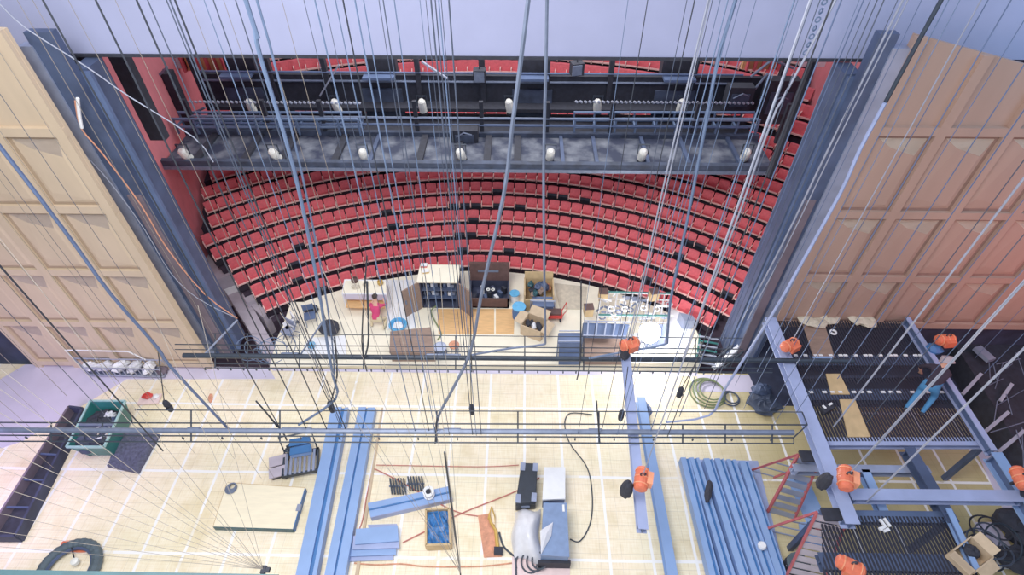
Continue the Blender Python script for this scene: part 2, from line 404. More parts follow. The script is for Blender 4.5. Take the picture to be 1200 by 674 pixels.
# grey stepped aisle blocks at the ends of the rows
m = MB()
for (pts, zt) in (([(262,338),(280,331),(334,428),(318,430)], -.3), ([(233,286),(248,282),(272,321),(254,328)], .35), ([(224,238),(240,253),(244,271),(226,277)], .9), ([(211,201),(224,203),(238,240),(224,238)], 1.3),
                   ([(276,331),(291,327),(303,350),(289,355)], .0), ([(290,354),(306,348),(322,362),(308,372)], -.2), ([(846,312),(868,322),(852,350),(834,342)], .1), ([(826,342),(850,352),(838,372),(816,368)], -.3)):
    q = [P(a, b, zt) for a, b in pts]; m.slab(q, -1.3, zt); m.slab([lerp(q[0], sum(q, Vector())/4, -.03), lerp(q[1], sum(q, Vector())/4, -.03), lerp(q[1], q[2], .1), lerp(q[0], q[3], .1)], zt, zt+.03, 1)
struct('trim_3', m, ['step_grey','white'])
# red side floor and pink side walls
m = MB()
m.slab([P(190,196,.9),P(226,200,.9),P(240,262,.9),P(222,262,.9)], -1.3, .9); m.slab([(-22,15.5),(-13.4,15.5),(-16,30),(-22,30)], -1.3, 0)
m.slab([(9,16.5),(13,16),(20,30),(14,30)], -1.3, .6); struct('floor_aisle', m, 'pink_wall')
m = MB()
m.hexa([(-13.1,15.6,-1),(-16.5,30,-1),(-17.1,30,-1),(-13.7,15.6,-1)], [(-13.1,15.6,12),(-16.5,30,12),(-17.1,30,12),(-13.7,15.6,12)]); struct('wall_auditorium_left', m, 'pink_wall')
m = MB()
m.hexa([(11.6,15.6,-1),(15.2,30,-1),(15.8,30,-1),(12.2,15.6,-1)], [(11.6,15.6,12),(15.2,30,12),(15.8,30,12),(12.2,15.6,12)]); struct('wall_auditorium_right', m, 'pink_wall')
m = MB()
for (x0,x1,y0,y1,mi) in ((190,214,60,79,0),(216,264,60,82,1),(936,972,60,77,0),(868,930,60,80,1)):
    A, B_ = PY(x0,y1,24), PY(x1,y0,24); m.box(((A.x+B_.x)/2, 24, (A.z+B_.z)/2), (B_.x-A.x, .2, B_.z-A.z), mi=mi)
    if mi:
        for j in range(6): m.box((A.x+(B_.x-A.x)*(j+.5)/6, 23.8, (A.z+B_.z)/2), (.08,.2,B_.z-A.z), mi=2)
struct('trim_7', m, ['white','ply_orange','seat_red'])
m = MB(); m.box((-1.5, 37, 4), (50, .4, 16)); struct('wall_auditorium_back', m, 'pink_pale')
m = MB()
for (p0, p1, Y, z0_) in ((80,114,14.7,3.0),(130,150,16.6,7.0),(952,958,16.2,6)):
    x0_, x1_ = X(p0,66,Y), X(p1,66,Y); m.box(((x0_+x1_)/2, Y, (z0_+11.4)/2), (x1_-x0_, .3, 11.4-z0_))
struct('trim_4', m, 'black')

# seats -----------------------------------------------------------
def seat_parts():
    ms = {}
    m = MB()    # back: curved padded board, leaning away from the stage; local +x across, local -y towards the stage
    n = 5; vs = []
    for j in range(2):
        for i in range(n+1):
            x = -.235 + .47*i/n; cv = .035*(1-(2*i/n-1)**2)
            vs.append((x, .10+cv + (.10 if j else 0), .02 + (.35 if j else 0)))
    for j in range(2):
        for i in range(n+1):
            x = -.235 + .47*i/n; cv = .035*(1-(2*i/n-1)**2)
            vs.append((x, .02+cv + (.11 if j else 0), .0 + (.34 if j else 0)))
    k1 = n+1; fs = []
    for i in range(n):
        fs += [(i, i+1, k1+i+1, k1+i), (2*k1+i, 3*k1+i, 3*k1+i+1, 2*k1+i+1), (k1+i, k1+i+1, 3*k1+i+1, 3*k1+i), (i, 2*k1+i, 2*k1+i+1, i+1)]
    fs += [(0, k1, 3*k1, 2*k1), (n, 2*k1+n, 3*k1+n, k1+n)]
    m.add(vs, fs); ms['backrest'] = (m, ['seat_red'])
    m = MB()    # cushion, sloping, with a pale front rim
    m.hexa([(-.225,-.13,.03),(.225,-.13,.03),(.225,.06,-.05),(-.225,.06,-.05)], [(-.225,-.14,.10),(.225,-.14,.10),(.225,.05,.04),(-.225,.05,.04)], 0)
    m.box((0,-.155,.05), (.43,.04,.055), mi=1); ms['seat'] = (m, ['seat_red','seat_rim'])
    m = MB(); m.box((-.25,-.04,.16), (.04,.24,.03)); m.box((-.25,-.15,.06), (.04,.03,.2)); ms['armrest'] = (m, ['seat_rim'])
    m = MB(); m.box((-.25,.02,-.18), (.05,.3,.5)); m.box((0,.02,-.24), (.44,.2,.3)); ms['base'] = (m, ['seat_shell'])
    return ms
SP = seat_parts()
proto = thing('theatre_seat', 'red', 'seat')
pk = {}
for nm, (mb, mm) in SP.items(): pk[nm] = mb.build(nm, mm, proto, local=True)
# a seat whose cushion is tipped up and shows its black underside
m = MB(); m.hexa([(-.225,-.10,-.12),(.225,-.10,-.12),(.225,.03,-.12),(-.225,.03,-.12)], [(-.225,-.17,.09),(.225,-.17,.09),(.225,-.02,.12),(-.225,-.02,.12)], 0)
proto2 = thing('theatre_seat', 'x', 'seat')
for nm in ('backrest','armrest','base'):
    c = pk[nm].copy(); COL.objects.link(c); c.parent = proto2
m.build('seat', ['black'], proto2, local=True)
spots = []
for i, (r, z, aL, aR) in enumerate(rows):
    n = int((aL-aR)*r/.515)
    for j in range(n+1):
        a = aL - (aL-aR)*j/n
        x, y = XC+r*math.cos(a), YC+r*math.sin(a)
        d = math.dist((x,y,z), CAM)
        if y < 14.75 or x > 11.2+(max(y,15.6)-15.6)*.25 or x < -12.75-(max(y,15.6)-15.6)*.236: continue
        spots.append((i, j, x, y, z, a-PI/2, d))
ordn = ['front row','second row','third row','fourth row','fifth row','sixth row','seventh row','eighth row','ninth row','tenth row','eleventh row','twelfth row','thirteenth row']
tipped = {(1,3),(2,4),(3,5),(0,4),(1,17),(2,18),(2,19),(3,13),(3,20),(4,14),(4,21),(4,22),(4,24),(4,26),(5,30),(5,31),(5,33),(5,25),(1,33),(2,41),(3,38),(4,41),(4,42),(1,21),(5,12)}
tipped |= {(4,14+6)}
near = [s for s in spots if s[0] <= 12]
near.sort(key=lambda s: s[6] + (6 if s[0] > 8 else 0)); ind = near[:300]; rest = near[300:]
used = {1: False, 2: False}
for (i, j, x, y, z, rz, d) in ind:
    tp = (i, j) in tipped; pr = proto2 if tp else proto; kk = 2 if tp else 1
    if tp: lab = 'red theatre seat tipped up, black underside showing, %s of the stalls' % ordn[i]; g = 'tipped-up seats in the %s of the stalls' % ordn[i]
    else: lab = 'red upholstered theatre seat with pale armrest in the %s from the stage' % ordn[i]; g = 'red seats in the %s of the stalls' % ordn[i]
    if not used[kk]:
        used[kk] = True; pr.location = (x,y,z); pr.rotation_euler = (0,0,rz); pr['label'] = lab; pr['group'] = g
    else: dup(pr, (x,y,z), rz, lab, g)
def seat_mass(name, lst, label, sc=1.0):
    m = MB()
    for (x, y, z, rz) in lst:
        R = Matrix.Rotation(rz, 3, 'Z')
        for nm, mi0 in (('backrest',0),('seat',0),('armrest',1),('base',2)):
            mb, mm = SP[nm]; o = len(m.v)
            m.v += [R@(v*sc) + Vector((x,y,z)) for v in mb.v]; m.f += [tuple(o+q for q in f) for f in mb.f]
            mp = {'seat_red':0,'seat_rim':1,'seat_shell':2}; m.m += [mp[mm[q]] for q in mb.m]
    m.build(name, ['seat_red','seat_rim','seat_shell'], kind='stuff', label=label, cat='seats')
seat_mass('distant_seats', [(x,y,z,rz) for (i,j,x,y,z,rz,d) in rest], 'red theatre seats in the rear rows of the stalls beyond the nearer seats')
bal = []
for i in range(6):
    for j in range(56):
        a = math.radians(126 - j*72/55); r = 25.2+.95*i
        if XC+r*math.cos(a) < 14.2 and XC+r*math.cos(a) > -15.6: bal.append((XC+r*math.cos(a), YC+r*math.sin(a), 3.2+.42*i, a-PI/2))
seat_mass('balcony_seats', bal, 'red balcony seats glimpsed above the dark lighting bridge', 1.35)
m = MB()
for i in range(6):
    o = arcpts(25.2+.95*i-.45, math.radians(130), math.radians(50)); q = arcpts(25.2+.95*(i+1)-.4, math.radians(130), math.radians(50))
    m.slab(o+q[::-1], 1.5, 2.65+.42*i)
struct('floor_balcony', m, 'navy')

# ---------------------------------------------------------------- lighting bridge beyond the opening
ZB = 4.9
def B(px, py, z=ZB): return P(px, py, z)
yf, yb = P(545,195,ZB).y, P(545,159,ZB).y
xa, xb = P(187,195,ZB).x, P(906,195,ZB).x
br = thing('lighting_bridge', 'long dark steel lighting bridge across the auditorium behind the proscenium', 'bridge', ((xa+xb)/2, yf, ZB))
m = MB(); m.box(((xa+xb)/2, (yf+yb)/2, ZB-.08), (xb-xa, yb-yf, .12)); m.build('walkway', 'bridge', br)
m = MB(); m.box(((xa+xb)/2, yf, ZB+.02), (xb-xa, .22, .34)); m.box(((xa+xb)/2, yb, ZB+.02), (xb-xa+.1, .2, .3)); m.build('edge_beam', 'navy_soft', br)
m = MB(); m.box(((xa+xb)/2-.2, yf-.12, ZB-.1), (xb-xa+.1, .06, .14)); m.build('kick_strip', 'pipe_grey', br)
# recess back, black
y2 = yb+2.2; zt_ = PY(600,88,y2).z
m = MB(); m.box(((xa+xb)/2+.3, y2, (ZB+zt_)/2), (xb-xa+.6, .2, zt_-ZB)); m.box(((xa+xb)/2, (yb+y2)/2, ZB-.2), (xb-xa, y2-yb, .1)); m.build('back_panel', 'black', br)
ytop = y2+.1
m = MB(); m.box(((xa+xb)/2+.2, y2-.45, zt_-1.2), (xb-xa-.8, .7, .15)); m.build('upper_walkway', 'black', br)
for yy, zz, ww, nm, kx in ((yb+.05, ZB+.75, .05, 'rail', 'pipe_grey'), (yb+.05, ZB+.45, .05, 'rail', 'steel_blue'), (ytop-.25, PY(600,97,y2-.2).z, .05, 'rail', 'pipe_grey'), (ytop-.3, PY(600,86,y2-.2).z, .04, 'rail', 'steel_blue'), (ytop+1.2, zt_+.3, .05, 'rail', 'red_rail')):
    m = MB(); m.tube([(xa+.3,yy,zz),(xb-.5,yy,zz)], ww, 6); m.build(nm, kx, br)
for px in (225,282,327,390,432,490,535,570,606,660,700,760,808,868):
    a = P(px,195,ZB); m = MB(); m.box((a.x,(yf+yb)/2,ZB+.04),(.26 if px%4 else .14, yb-yf-.1,.12)); m.build('cross_beam', 'black' if px%4 else 'steel_dark', br)
for px in (236,322,386,492,566,640,712,806,905):
    a = P(px,150,ZB); m = MB(); m.box((a.x, yb+.1, ZB+.6),(.16,.16,1.7)); m.build('post', 'black', br); m = MB(); m.box((a.x*1.02, y2-.1, (ZB+PY(600,66,y2).z)/2),(.2,.25,PY(600,66,y2).z-ZB)); m.build('post', 'black', br)
for px in (285,448,624,792):
    a = PY(px,90,y2+.2); m = MB(); m.box((a.x, y2-.35, PY(600,91,y2-.35).z),(1.3,.5,.1)); m.build('catwalk_plate', 'steel_blue', br)
    m = MB(); m.box((a.x, y2+.5, zt_+.7),(1.25,.5,2.0)); m.build('dark_housing', 'black', br)
    m = MB(); m.box((a.x, y2-.2, ZB+.4),(1.7,.1,1.3)); m.build('mesh_screen', 'navy_soft', br)
for (x0,x1) in ((215,426),(672,880)):
    a, b = P(x0,155,ZB), P(x1,155,ZB)
    fr = MB()
    for dy, z in ((0,.75),(0,.4),(.55,.75),(.55,.4)): fr.tube([(a.x,a.y+dy-.3,ZB+z),(b.x,b.y+dy-.3,ZB+z)], .055, 6)
    n = 9
    for i in range(n+1):
        x = a.x+(b.x-a.x)*i/n; fr.bar((x,a.y-.3,ZB+.1),(x,a.y-.3,ZB+.8),.07,.07); fr.bar((x,a.y+.25,ZB+.1),(x,a.y+.25,ZB+.8),.06,.06); fr.bar((x,a.y-.3,ZB+.4),(x,a.y+.25,ZB+.4),.06,.06)
    fr.build('blue_parapet', 'cable_blue', br)
    rp = MB(); n = 40
    for i in range(n):
        x = a.x+(b.x-a.x)*(i+.2)/n; x2 = a.x+(b.x-a.x)*(i+.75)/n; yy, zz = a.y+.65, ZB+1.05
        rp.tube([(x,yy,zz),(x2,yy,zz-.06)], .05, 6)
    rp.build('rope_light', 'wire_pale', br)
def bridge_lamp(px, py, z, back=False, idx=0):
    c = P(px, py, z)
    lab = 'white cylindrical spotlight on the %s of the dark lighting bridge' % ('rear rail' if back else 'front walkway')
    t = thing('spotlight', lab, 'lamp', c, 'white spotlights on the %s of the bridge' % ('rear rail' if back else 'front walkway'))
    T = Matrix.Rotation(.5 if not back else .2, 3, 'X') @ Matrix.Rotation(random.uniform(-.15,.15), 3, 'Y')
    m = MB(); m.lathe(c, [(.12,-.30),(.16,-.28),(.17,.0),(.15,.22),(.09,.30)], 12, M=T); m.build('lamp_housing', 'lamp_white', t, smooth=False)
    m = MB(); m.lathe(c + T@Vector((0,0,-.34)), [(.17,-.05),(.17,.06)], 12, M=T); m.build('lens_ring', 'black', t)
    m = MB(); m.bar(c+Vector((-.2,0,0)), c+Vector((-.2,0,.42)), .03,.05); m.bar(c+Vector((.2,0,0)), c+Vector((.2,0,.42)), .03,.05); m.bar(c+Vector((-.22,0,.42)), c+Vector((.22,0,.42)), .05,.03); m.build('yoke', 'pipe_dark', t)
for px in (217,322,426,540,645,753,874): bridge_lamp(px, 181, ZB+.35)
for px in (294,394,495,597,700,798): bridge_lamp(px, 124, ZB+.75, True)
# floodlights and dark boxes hung in the middle bays
for i, (px, py) in enumerate(((562,88),(676,80),(186,120),(900,112),(915,160))):
    c = PY(px, py, y2-.5); m = MB(); m.box(c, (.5,.4,.5), rz=.3*i); m.box(c+Vector((0,-.22,0)), (.4,.06,.4), rz=.3*i, mi=1); m.bar(c, c+Vector((0,0,.8)), .05,.05)
    m.build('floodlight', ['black','pipe_grey'], label=['black floodlight under the balcony gap, beside the middle bay','black floodlight above the blue parapet','dark floodlight by the pink side wall at the bridge end','dark floodlight high at the far end of the bridge','dark floodlight low at the far end of the bridge'][i], cat='lamp')
for i, (a, b) in enumerate((((397,76),(375,112)),((494,72),(524,92)))):
    m = MB(); m.bar(PY(*a,y2-.4), PY(*b,y2-.4), .12, .06); m.build('fluorescent_tube', 'wire_pale', label='pale tube hanging at a slant behind the bridge, %s' % ('near the red balcony strip' if i == 0 else 'over the middle bay'), cat='light')
for i, (x0,y0,x1,y1,lab) in enumerate(((152,84,200,150,'black equipment box at the bridge end by the pink wall'),(884,92,938,142,'black equipment box at the far bridge end beside the tower'),(846,100,884,128,'smaller black equipment box next to the far bridge end'),(530,150,560,168,'black projector-like box in the middle of the bridge walkway'))):
    Y_ = y2-.9 if i < 3 else yb-.3; A, B_ = PY(x0,y1,Y_), PY(x1,y0,Y_); c = lerp(A,B_,.5); t = thing('equipment_box', lab, 'box', c)
    m = MB(); m.box(c, (B_.x-A.x, .5, B_.z-A.z)); m.build('body', 'black', t); m = MB(); m.box(c+Vector((0,-.27,0)), ((B_.x-A.x)*.7, .05, (B_.z-A.z)*.5)); m.build('front_grille', 'navy_soft', t)
    m = MB(); m.tube([c+Vector((-.3,-.3,.1)), c+Vector((0,-.4,.35)), c+Vector((.3,-.3,.2))], .03, 6); m.build('cable_loop', 'pipe_grey', t)
# tangle of rigging at the ends of the bridge
for i, (pts) in enumerate(([(150,128),(172,104),(196,78)], [(158,112),(190,150),(214,160)], [(205,160),(212,140),(240,126)], [(880,90),(905,70),(930,80)], [(890,118),(925,100),(938,110)], [(862,150),(880,110),(900,86)])):
    m = MB(); m.tube([PY(x,y,y2-1.2+i*.05) for x, y in pts], .05, 6); m.build('bridge_strut', 'pipe_grey', label='%s grey diagonal strut in the tangle at the %s end of the bridge' % (('uppermost','middle','lowest')[i%3], ('pink wall','far')[i//3]), cat='strut')

# ================================================================== APRON
def at(c, R, *q): return Vector(c) + Matrix.Rotation(R, 3, 'Z')@Vector(q)

# open flight wardrobe with two swung doors
c = P(517,361,0); t = thing('storage_cabinet', 'open brown storage cabinet with pale top, two swung doors and dark shelves', 'cabinet', c)
m = MB(); Wc, Dc, Hc = 1.52, .9, 1.5
for x in (-Wc/2+.03, Wc/2-.03): m.box(c+Vector((x,Dc/2,Hc/2)), (.06,Dc,Hc))
m.box(c+Vector((0,Dc-.03,Hc/2)), (Wc,.06,Hc)); m.box(c+Vector((0,Dc/2,.05)), (Wc,Dc,.1)); m.build('carcass', 'navy', t)
m = MB(); m.box(c+Vector((0,Dc/2,Hc)), (Wc+.1,Dc+.08,.07)); m.build('top_board', 'cream', t)
for z in (.5,.95):
    m = MB(); m.box(c+Vector((0,Dc/2,z)), (Wc-.1,Dc-.1,.04)); m.build('shelf', 'steel_dark', t)
for i in range(16):
    x = -.62+.165*(i % 8); z = .55+(i//8)*.45; m = MB(); m.box(c+Vector((x,.3+.04*(i%3),z+.1)), (.11,.3,.16+.05*(i%3)), mi=0); m.build('boxed_gear', ['navy','pipe_grey','white_dirty','steel_blue'][i*7%4], t)
for s, rz in ((-1, -1.05), (1, 1.15)):
    hg = c+Vector((s*Wc/2,0,0)); R = Matrix.Rotation(rz*1, 3, 'Z'); w2 = .78
    e = hg + Vector((s*w2*math.cos(.75), -w2*math.sin(.75), 0))
    m = MB(); m.bar(hg+Vector((0,0,Hc/2)), e+Vector((0,0,Hc/2)), .05, Hc-.05); dd = m.build('door', 'brown', t)
    m = MB(); m.box(lerp(hg, e, .85)+Vector((0,-.04,Hc*.55)), (.05,.05,.2)); m.build('handle', 'pipe_grey', dd)
for i, (px, py, k1, lab) in enumerate(((497,312,'red','small red box on the pale top of the open storage cabinet'),(499,319,'yellow_brass','small yellow tin on the pale top of the open storage cabinet'))):
    q = P(px,py,Hc+.04); m = MB(); m.box(q, (.24,.16,.14), rz=.2*i); m.box(q+Vector((0,0,.08)), (.25,.17,.03), rz=.2*i, mi=1); m.build('small_box', [k1,'white'], label=lab, cat='box')

# trunk with raised lid
c = P(573,361,0); t = thing('flight_trunk', 'large open dark trunk with its brown lid raised towards the seats', 'trunk', c); Wc, Dc, Hc = 1.62, 1.15, .52
m = MB()
for x in (-Wc/2+.03, Wc/2-.03): m.box(c+Vector((x,Dc/2,Hc/2)), (.06,Dc,Hc))
m.box(c+Vector((0,Dc-.03,Hc/2)), (Wc,.06,Hc)); m.box(c+Vector((0,Dc/2,.04)), (Wc,Dc,.08)); m.build('body', 'navy', t)
m = MB(); m.box(c+Vector((0,.03,Hc/2)), (Wc,.06,Hc)); m.build('front_panel', 'brown_dark', t)
m = MB(); m.box(c+Vector((0,Dc+.05,Hc+.42)), (Wc,.12,.86), rx=-.12); ld = m.build('lid', 'brown_dark', t)
m = MB(); m.box(c+Vector((-.05,Dc-.035,Hc+.5)), (.85,.012,.1), rx=-.12); m.build('lid_label', 'pipe_grey', ld)
for i in range(9):
    m = MB(); m.box(c+Vector((-.6+.15*i,.3+.25*(i%3),.25)), (.12,.22,.3), rz=.1*i); m.build('packed_gear', ['black','navy','white_dirty','steel_dark'][i%4], t)
for i in range(2):
    m = MB(); q = c+Vector((-.05+.2*i,.62,.45)); m.torus(q, .06, .025, 10, 6); m.build('reel', 'lamp_white', t)

# crate of clutter
c = P(631,364,0); t = thing('props_crate', 'open grey-brown crate heaped with dark gear beside the raised trunk lid', 'crate', c)
m = MB(); Wc, Dc, Hc = 1.15, 1.0, .9
for x in (-Wc/2, Wc/2): m.box(c+Vector((x,Dc/2,Hc/2)), (.05,Dc,Hc))
m.box(c+Vector((0,Dc,Hc*.68)), (Wc,.05,Hc*1.35)); m.box(c+Vector((0,.02,Hc*.35)), (Wc,.05,Hc*.7)); m.box(c+Vector((0,Dc/2,.04)), (Wc,Dc,.06)); m.build('crate_body', 'ply_tan', t)
for i in range(12):
    rr = random.Random(i); m = MB(); m.blob(c+Vector((rr.uniform(-.45,.45), rr.uniform(.2,.85), rr.uniform(.5,.85))), (rr.uniform(.2,.4),rr.uniform(.2,.4),rr.uniform(.15,.35)), seed=i, rough=.25); m.build('bundle', ['navy','teal','rust','black','brown','steel_dark'][i%6], t)
c = P(636,362,0)
m = MB(); a, b = P(622,352,.9), P(650,353,.9)
m.tube([P(622,364,0), a, b, P(650,364,0)], .035, 6); m.build('guard_rail', 'wire_pale', label='pale tubular rail standing before the crate heaped with dark gear', cat='rail')
q = P(636,370,0); t = thing('blue_crate', 'dark blue box against the front of the clutter crate', 'box', q)
m = MB(); m.box(q+Vector((0,.2,.3)), (.8,.5,.55)); m.build('body', 'steel_dark', t); m = MB(); m.box(q+Vector((0,.2,.59)), (.84,.54,.05)); m.build('lid', 'steel_blue', t)
q = P(648,377,0); t = thing('hand_cart', 'low red hand cart parked beside the white scaffold frames', 'cart', q)
m = MB(); m.box(q+Vector((0,.15,.3)), (.72,.42,.12)); m.box(q+Vector((0,.15,.4)), (.6,.3,.12), mi=1); m.build('deck', ['red','brown_dark'], t)
for x in (-.28,.28):
    for y in (0,.3): m = MB(); m.lathe(q+Vector((x,y,.12)), [(.1,-.03),(.12,0),(.1,.03)], 10, ax='X'); m.build('wheel', 'black', t)
m = MB(); m.tube([q+Vector((.36,.0,.35)), q+Vector((.5,-.1,.8)), q+Vector((.5,.3,.8)), q+Vector((.36,.3,.35))], .02, 5); m.build('handle', 'red', t)
# drum and bucket
def drum(px, py, r, h, body, top, label, cat='drum', name='drum'):
    q = P(px, py, 0); t = thing(name, label, cat, q)
    m = MB(); m.lathe(q, [(r*.92,0),(r,h*.08),(r,h*.48),(r*1.05,h*.5),(r,h*.52),(r,h*.95),(r*.97,h)], 16); m.build('body', body, t, smooth=False)
    m = MB(); m.lathe(q+Vector((0,0,h)), [(r*1.04,0),(r*1.04,.03),(r*.9,.035)], 16); m.build('rim', top, t)
    m = MB(); m.tube([q+Vector((r,0,h*.8)), q+Vector((r*.6,-r*.8,h*.6)), q+Vector((-r*.6,-r*.8,h*.6)), q+Vector((-r,0,h*.8))], .012, 5); m.build('handle', 'wire_pale', t)
drum(608,372,.26,.62,'beam_deep','cyan_blue','blue plastic drum in front of the clutter crate')
drum(603,352,.2,.4,'white','cyan_blue','small white bucket with blue rim behind the blue drum','bucket','bucket')
drum(517,417,.24,.5,'steel_dark','steel_pale','dark waste bin with pale rim beside the round stool','bin','waste_bin')
q = P(533,413,0); t = thing('round_stool', 'small round reddish stool beside the dark waste bin', 'stool', q)
m = MB(); m.lathe(q+Vector((0,0,.4)), [(.17,0),(.2,.02),(.2,.06),(.17,.08)], 16); m.build('seat', 'rust', t)
for i in range(4):
    a = PI/4+i*PI/2; m = MB(); m.tube([q+Vector((.12*math.cos(a),.12*math.sin(a),.4)), q+Vector((.18*math.cos(a),.18*math.sin(a),0))], .018, 6); m.build('leg', 'pipe_grey', t)
# carton
q = P(620,398,0); t = thing('cardboard_carton', 'open tan cardboard carton holding black gear near the hand cart', 'carton', q); rz = -.45
m = MB()
for x, y, w_, d_ in ((-.42,0,.03,.7),(.42,0,.03,.7),(0,.35,.84,.03),(0,-.35,.84,.03)): m.box(at(q,rz,x,y+.45,.28), (w_,d_,.56), rz=rz)
m.box(at(q,rz,0,.45,.02), (.84,.7,.03), rz=rz); m.build('box_body', 'carton', t)
for (a, b, d_) in (((-.42,.45,.56),(-.72,.45,.64),.66), ((.42,.45,.56),(.72,.45,.46),.66)):
    m = MB(); m.bar(at(q,rz,*a), at(q,rz,*b), d_, .015); m.build('flap', 'carton', t)
m = MB(); m.bar(at(q,rz,0,.8,.56), at(q,rz,0,1.1,.75), .8, .015); m.build('flap', 'carton', t)
for i in range(5): m = MB(); m.blob(at(q,rz,-.25+.13*i,.4+.08*(i%2),.42), (.2,.35,.2), seed=i, rough=.2); m.build('packed_gear', 'black' if i != 2 else 'white_dirty', t)

# boards lying on the apron
def slab_px(name, pts, z0, z1, mk, label, cat, group=None, bevel=0):
    q = [P(a, b, z1) for a, b in pts]; m = MB(); m.slab(q, z0, z1)
    return m.build(name, mk, label=label, cat=cat, group=group, bevel=bevel)
slab_px('plywood_sheet', [(512,362),(579,362),(579,391),(514,391)], .005, .03, 'ply_orange', 'orange-brown plywood sheet on the apron in front of the open cabinet', 'board')
slab_px('plywood_sheet', [(581,362),(603,362),(602,391),(581,391)], .005, .03, 'ply_orange', 'narrow orange-brown plywood sheet beside the wider one before the trunk', 'board')
slab_px('plywood_sheet', [(650,332),(688,336),(686,362),(656,362)], .005, .03, 'stone', 'sandy flat board near the front row seats and white scaffold frames', 'board')
for i in range(5):
    x = 453+i*6.6; slab_px('white_plank', [(x,328),(x+6,328),(x+6.8,384),(x+.8,386)], .01, .05, 'white', 'white planks laid side by side in front of the folded cabinet door', 'plank', 'white planks side by side on the apron')
c = P(484,418,0); t = thing('brown_chest', 'low wide brown chest standing at the stage side of the white planks', 'chest', c)
q = [P(a,b,.55) for a,b in ((458,389),(504,384),(509,413),(457,413))]; m = MB(); m.slab(q, 0, .5); m.build('body', 'brown', t); m = MB(); m.slab([lerp(p_, sum(q,Vector())/4, -.03) for p_ in q], .5, .56); m.build('lid', 'brown', t)
m = MB(); m.bar(lerp(q[0],q[1],.5)+Vector((0,0,.03)), lerp(q[3],q[2],.5)+Vector((0,0,.03)), .03,.02); m.build('strap', 'pipe_grey', t)
# blue basket
q = P(467,384,0); t = thing('blue_basket', 'round light blue basket on the apron between kneeling person and brown chest', 'basket', q)
m = MB(); m.torus(q+Vector((0,0,.2)), .33, .035, 20, 6); m.build('rim', 'cyan_blue', t)
m = MB(); m.lathe(q, [(.24,0),(.3,.12),(.33,.2),(.3,.19),(.26,.08)], 18); m.build('bowl', 'cyan_blue', t); m = MB(); m.blob(q+Vector((0,0,.12)), (.42,.36,.2), seed=4, rough=.2); m.build('cloth', 'white', t)
# work table
c = P(427,362,0); t = thing('work_table', 'pale work table with white tubular edge and an orange shelf below', 'table', c)
q = [P(a,b,.85) for a,b in ((404,328),(452,329),(453,345),(401,344))]; m = MB(); m.slab(q, .8, .85); m.build('tabletop', 'cream', t)
m = MB(); m.tube(q+[q[0]], .03, 6); m.build('edge_tube', 'white', t)
for p_ in q: m = MB(); m.tube([p_+Vector((0,0,-.03)), Vector((p_.x,p_.y,0))], .03, 6); m.build('leg', 'white', t)
q2 = [Vector((p_.x,p_.y-.02,0)) for p_ in q]; m = MB(); m.slab([q2[0]+Vector((.1,.0,0)),q2[1]+Vector((-.1,0,0)),q2[2]+Vector((-.1,-.25,0)),q2[3]+Vector((.1,-.25,0))], .3, .34); m.build('shelf', 'ply_orange', t)
m = MB(); m.bar(lerp(q[3],q[2],.02)+Vector((0,0,-.18)), lerp(q[3],q[2],.98)+Vector((0,0,-.18)), .03, .3); m.build('apron_board', 'lilac_floor', t)
for i,(px,py,mk,s,nm,lab) in enumerate(((416,330,'brown_dark',.2,'cooking_pot','small dark round pot at the far corner of the pale work table'),(429,334,'stone',.18,'tape_roll','beige ring of tape in the middle of the pale work table'),(446,333,'yellow_brass',.17,'paint_tin','brassy tin at the end of the pale work table'),(417,337,'stone',.2,'cloth_bundle','crumpled beige cloth in front of the dark pot'))):
    q = P(px,py,.86); m = MB()
    if nm == 'tape_roll': m.torus(q+Vector((0,0,.04)), .1, .04, 14, 6)
    elif nm == 'cloth_bundle': m.blob(q+Vector((0,0,.05)), (.3,.22,.14), seed=3, rough=.3)
    else: m.lathe(q, [(s*.6,0),(s*.7,.05),(s*.7,.16),(s*.55,.17),(s*.5,.1)], 12)
    m.build(nm, mk, label=lab, cat=nm.split('_')[-1])
# pale sheets at the apron edge with bags and chairs
slab_px('cream_board', [(341,354),(376,354),(374,372),(388,398),(326,398)], .005, .04, 'cream', 'large cream board on the apron edge under chairs and black bags', 'board')
slab_px('white_board', [(362,396),(405,393),(406,420),(350,420)], .045, .07, 'white', 'white board overlapping the cream one near the lighting pipe', 'board')
def blob(name, px, py, z, d, mk, label, cat, seed=0, rough=.15, rz=0):
    q = P(px,py,z); m = MB(); m.blob(q+Vector((0,0,d[2]/2)), d, seed=seed, rough=rough, rz=rz, n=14, m=9); return m.build(name, mk, label=label, cat=cat)
blob('black_bag', 366,366,.04,(.62,.4,.36),'bag','smaller black bag lying over the blue folding chair','bag',1,.1,.2)
blob('black_bag', 387,388,.04,(.85,.72,.42),'bag','big black sack lying between the work table and the white board','bag',2,.1,-.5)
blob('blue_ball', 366,407,.07,(.3,.3,.3),'cyan_blue','small blue ball on the white board near the lighting pipe','ball',3,.02)
blob('dark_shoe', 349,378,.04,(.22,.12,.1),'black','dark shoe lying alone on the cream board','shoe',3,.1)
def folding_chair(px, py, rz, mk, label):
    q = P(px,py,.04); t = thing('folding_chair', label, 'chair', q)
    m = MB(); m.box(at(q,rz,0,0,.44), (.42,.4,.04), rz=rz); m.build('seat', mk, t)
    m = MB(); m.box(at(q,rz,0,.22,.72), (.42,.04,.26), rz=rz); m.build('backrest', mk, t)
    for x in (-.2,.2):
        m = MB(); m.tube([at(q,rz,x,-.2,0), at(q,rz,x,.2,.5), at(q,rz,x,.24,.86)], .016, 6); m.build('leg', 'pipe_grey', t)
        m = MB(); m.tube([at(q,rz,x,.22,0), at(q,rz,x,-.18,.44)], .016, 6); m.build('leg', 'pipe_grey', t)
